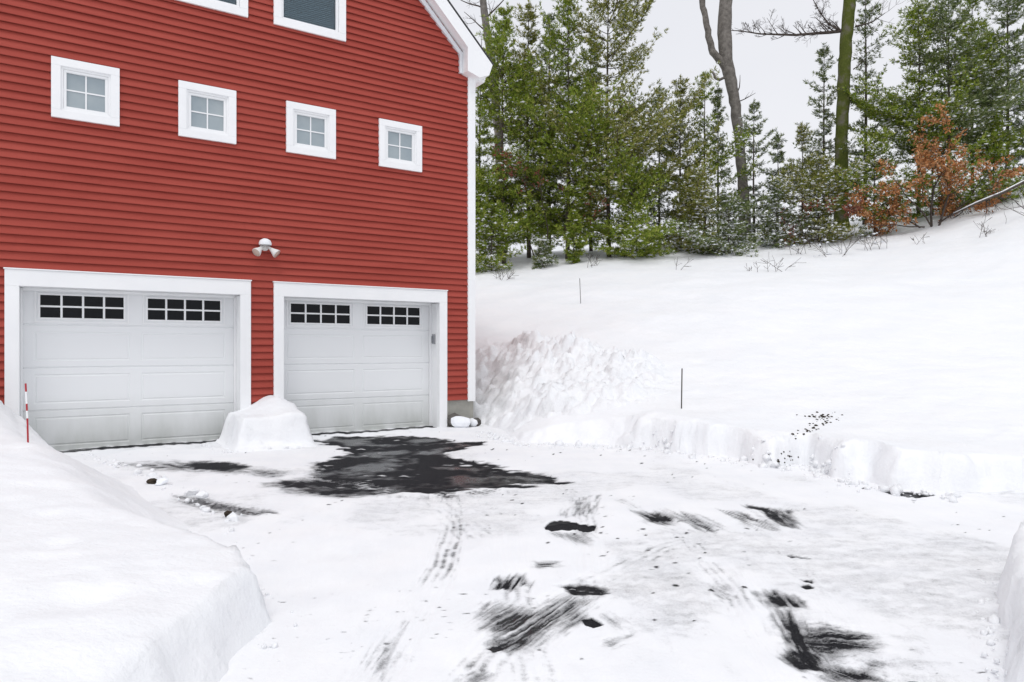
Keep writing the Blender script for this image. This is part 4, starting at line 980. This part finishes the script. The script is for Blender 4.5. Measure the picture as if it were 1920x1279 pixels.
TW = [ # x, ybase, D, stems, length, label
 (1455, 500, 22.0, 5, .75, 'upright bare twig tuft alone on the open slope below the two big trunks'),
 (1413, 503, 22.0, 3, .35, 'short bare twigs left of the upright twig tuft on the open slope'),
 (940, 495, 23.5, 7, .55, 'bare twiggy scrub beside the white house corner'),
 (1560, 470, 24.0, 8, 1.1, 'dark bare twig bush under the low snowy pines left of the rust brown oak'),
 (1640, 455, 24.5, 7, 1.0, 'snowy bare twigs below the left end of the rust brown oak'),
 (1725, 462, 24.0, 3, .5, 'forked stick standing in the snow beneath the rust brown oak'),
 (1845, 468, 23.0, 6, .7, 'fine bare twigs on the open snow right of the rust brown oak'),
 (1270, 497, 23.0, 2, .55, 'arched single twig on the snow right of the low green bushy pine'),
 (1800, 400, 26.5, 6, 1.5, 'bare dark stems right of the rust brown oak'),
 (1500, 432, 25.0, 6, .9, 'bare snowy twigs under the white frosted pines in the gap'),
 (1110, 478, 24.6, 5, .6, 'bare twigs between the left clump of pines and the short far stake'),
]
for i, (x, yb, D, ns, ln, lab) in enumerate(TW):
    rd = random.Random(400 + i); sts = [((x + rd.uniform(-1, 1) * ln * 22, None), (rd.gauss(0, .55), rd.gauss(0, .4), 1), ln * rd.uniform(.6, 1.1), .009) for _ in range(ns)]
    leafy('twig_shrub', sts, D, None, lab, 'shrub', 420 + i, 0, .1, 1, GT, snowf=.10 if 'snowy' in lab or 'dark' in lab else 0)

# snow covered fallen branch and arching twigs at the right edge
fb = MB(); a = Vector(at(1788, 402, 25.5)); pts = [a, Vector(at(1830, 382, 25.3)), Vector(at(1880, 362, 25.1)), Vector(at(1935, 334, 25))]
loc = (a.x, a.y, tz(a.x, a.y)); e_ = tag(empty('fallen_branch', loc), 'snow topped fallen branch slanting up to the right edge of the picture', 'branch')
lv = Vector(loc); rd = random.Random(9)
fb.tube([p - lv for p in pts], [.02, .035, .045, .05], 7)
for k in range(6):
    q = pts[0].lerp(pts[3], rd.uniform(.1, .9)) - lv; grow(fb, q, Vector((rd.gauss(0, .5), -.2, -.8)), rd.uniform(.4, .8), .018, 1, rd, -.02)
fb.build('branch', M['bark'], e_, smooth=True)
sn = MB(); sn.tube([p - lv + Vector((0, .02, .05)) for p in pts], [.01, .025, .035, .03], 7); sn.build('snow_load', M['load'], e_, smooth=True)
e2 = leafy('twig_shrub', [((1905, 380), (-.9, -.1, .25), 2.0, .014), ((1930, 400), (-.9, -.1, .5), 2.0, .016), ((1950, 420), (-1, -.1, .35), 2.4, .014), ((1925, 385), (-.6, -.2, -.2), 1.5, .01)], 23.5, None, 'arching bare twigs at the right edge of the picture over open snow', 'shrub', 460, 0, .1, 1, GT)

# ------------------------------------------------------------------ light, sky, camera
SUN_EL, SUN_AZ = 64, 190           # degrees; azimuth clockwise from +Y
w_ = bpy.data.worlds.new('World'); sc.world = w_; w_.use_nodes = True; nt = w_.node_tree
bg = nt.nodes['Background']; sky = nt.nodes.new('ShaderNodeTexSky'); sky.sky_type = 'NISHITA'; sky.sun_disc = False
sky.sun_elevation = R(SUN_EL); sky.sun_rotation = R(SUN_AZ); sky.air_density = 1.0; sky.dust_density = 4.0
hs = nt.nodes.new('ShaderNodeHueSaturation'); hs.inputs['Saturation'].default_value = .12
nt.links.new(sky.outputs[0], hs.inputs['Color']); nt.links.new(hs.outputs[0], bg.inputs[0]); bg.inputs[1].default_value = .03
tc = nt.nodes.new('ShaderNodeTexCoord'); nz = nt.nodes.new('ShaderNodeTexNoise'); nz.inputs['Scale'].default_value = 2.2; nz.inputs['Detail'].default_value = 5
nt.links.new(tc.outputs['Generated'], nz.inputs['Vector'])
cr = nt.nodes.new('ShaderNodeValToRGB'); cr.color_ramp.elements[0].position = .3; cr.color_ramp.elements[0].color = (.725, .74, .795, 1)
cr.color_ramp.elements[1].position = .7; cr.color_ramp.elements[1].color = (.80, .805, .845, 1)
nt.links.new(nz.outputs['Fac'], cr.inputs[0])
b2 = nt.nodes.new('ShaderNodeBackground'); nt.links.new(cr.outputs[0], b2.inputs[0]); b2.inputs[1].default_value = .86
ads = nt.nodes.new('ShaderNodeAddShader'); nt.links.new(bg.outputs[0], ads.inputs[0]); nt.links.new(b2.outputs[0], ads.inputs[1])
nt.links.new(ads.outputs[0], nt.nodes['World Output'].inputs[0])

sl = bpy.data.lights.new('sun', 'SUN'); sl.energy = .78; sl.angle = R(25); sl.color = (1, .985, .96)
so = bpy.data.objects.new('sun', sl); COL.objects.link(so)
az, el = R(SUN_AZ), R(SUN_EL); sv = Vector((math.sin(az) * math.cos(el), math.cos(az) * math.cos(el), math.sin(el)))
so.rotation_euler = (-sv).to_track_quat('-Z', 'Y').to_euler(); so.location = sv * 40

cam = bpy.data.cameras.new('camera'); co = bpy.data.objects.new('camera', cam); COL.objects.link(co)
co.location = (0, 0, HC); co.rotation_euler = (R(90), 0, 0); cam.sensor_width = 36; cam.lens = 36 * F / 1920
cam.shift_y = (HY - 639.5) / 1920; cam.clip_end = 1000; cam.clip_start = .05
sc.camera = co
sc.view_settings.view_transform = 'Standard'; sc.view_settings.look = 'None'; sc.view_settings.exposure = .16; sc.view_settings.gamma = 1
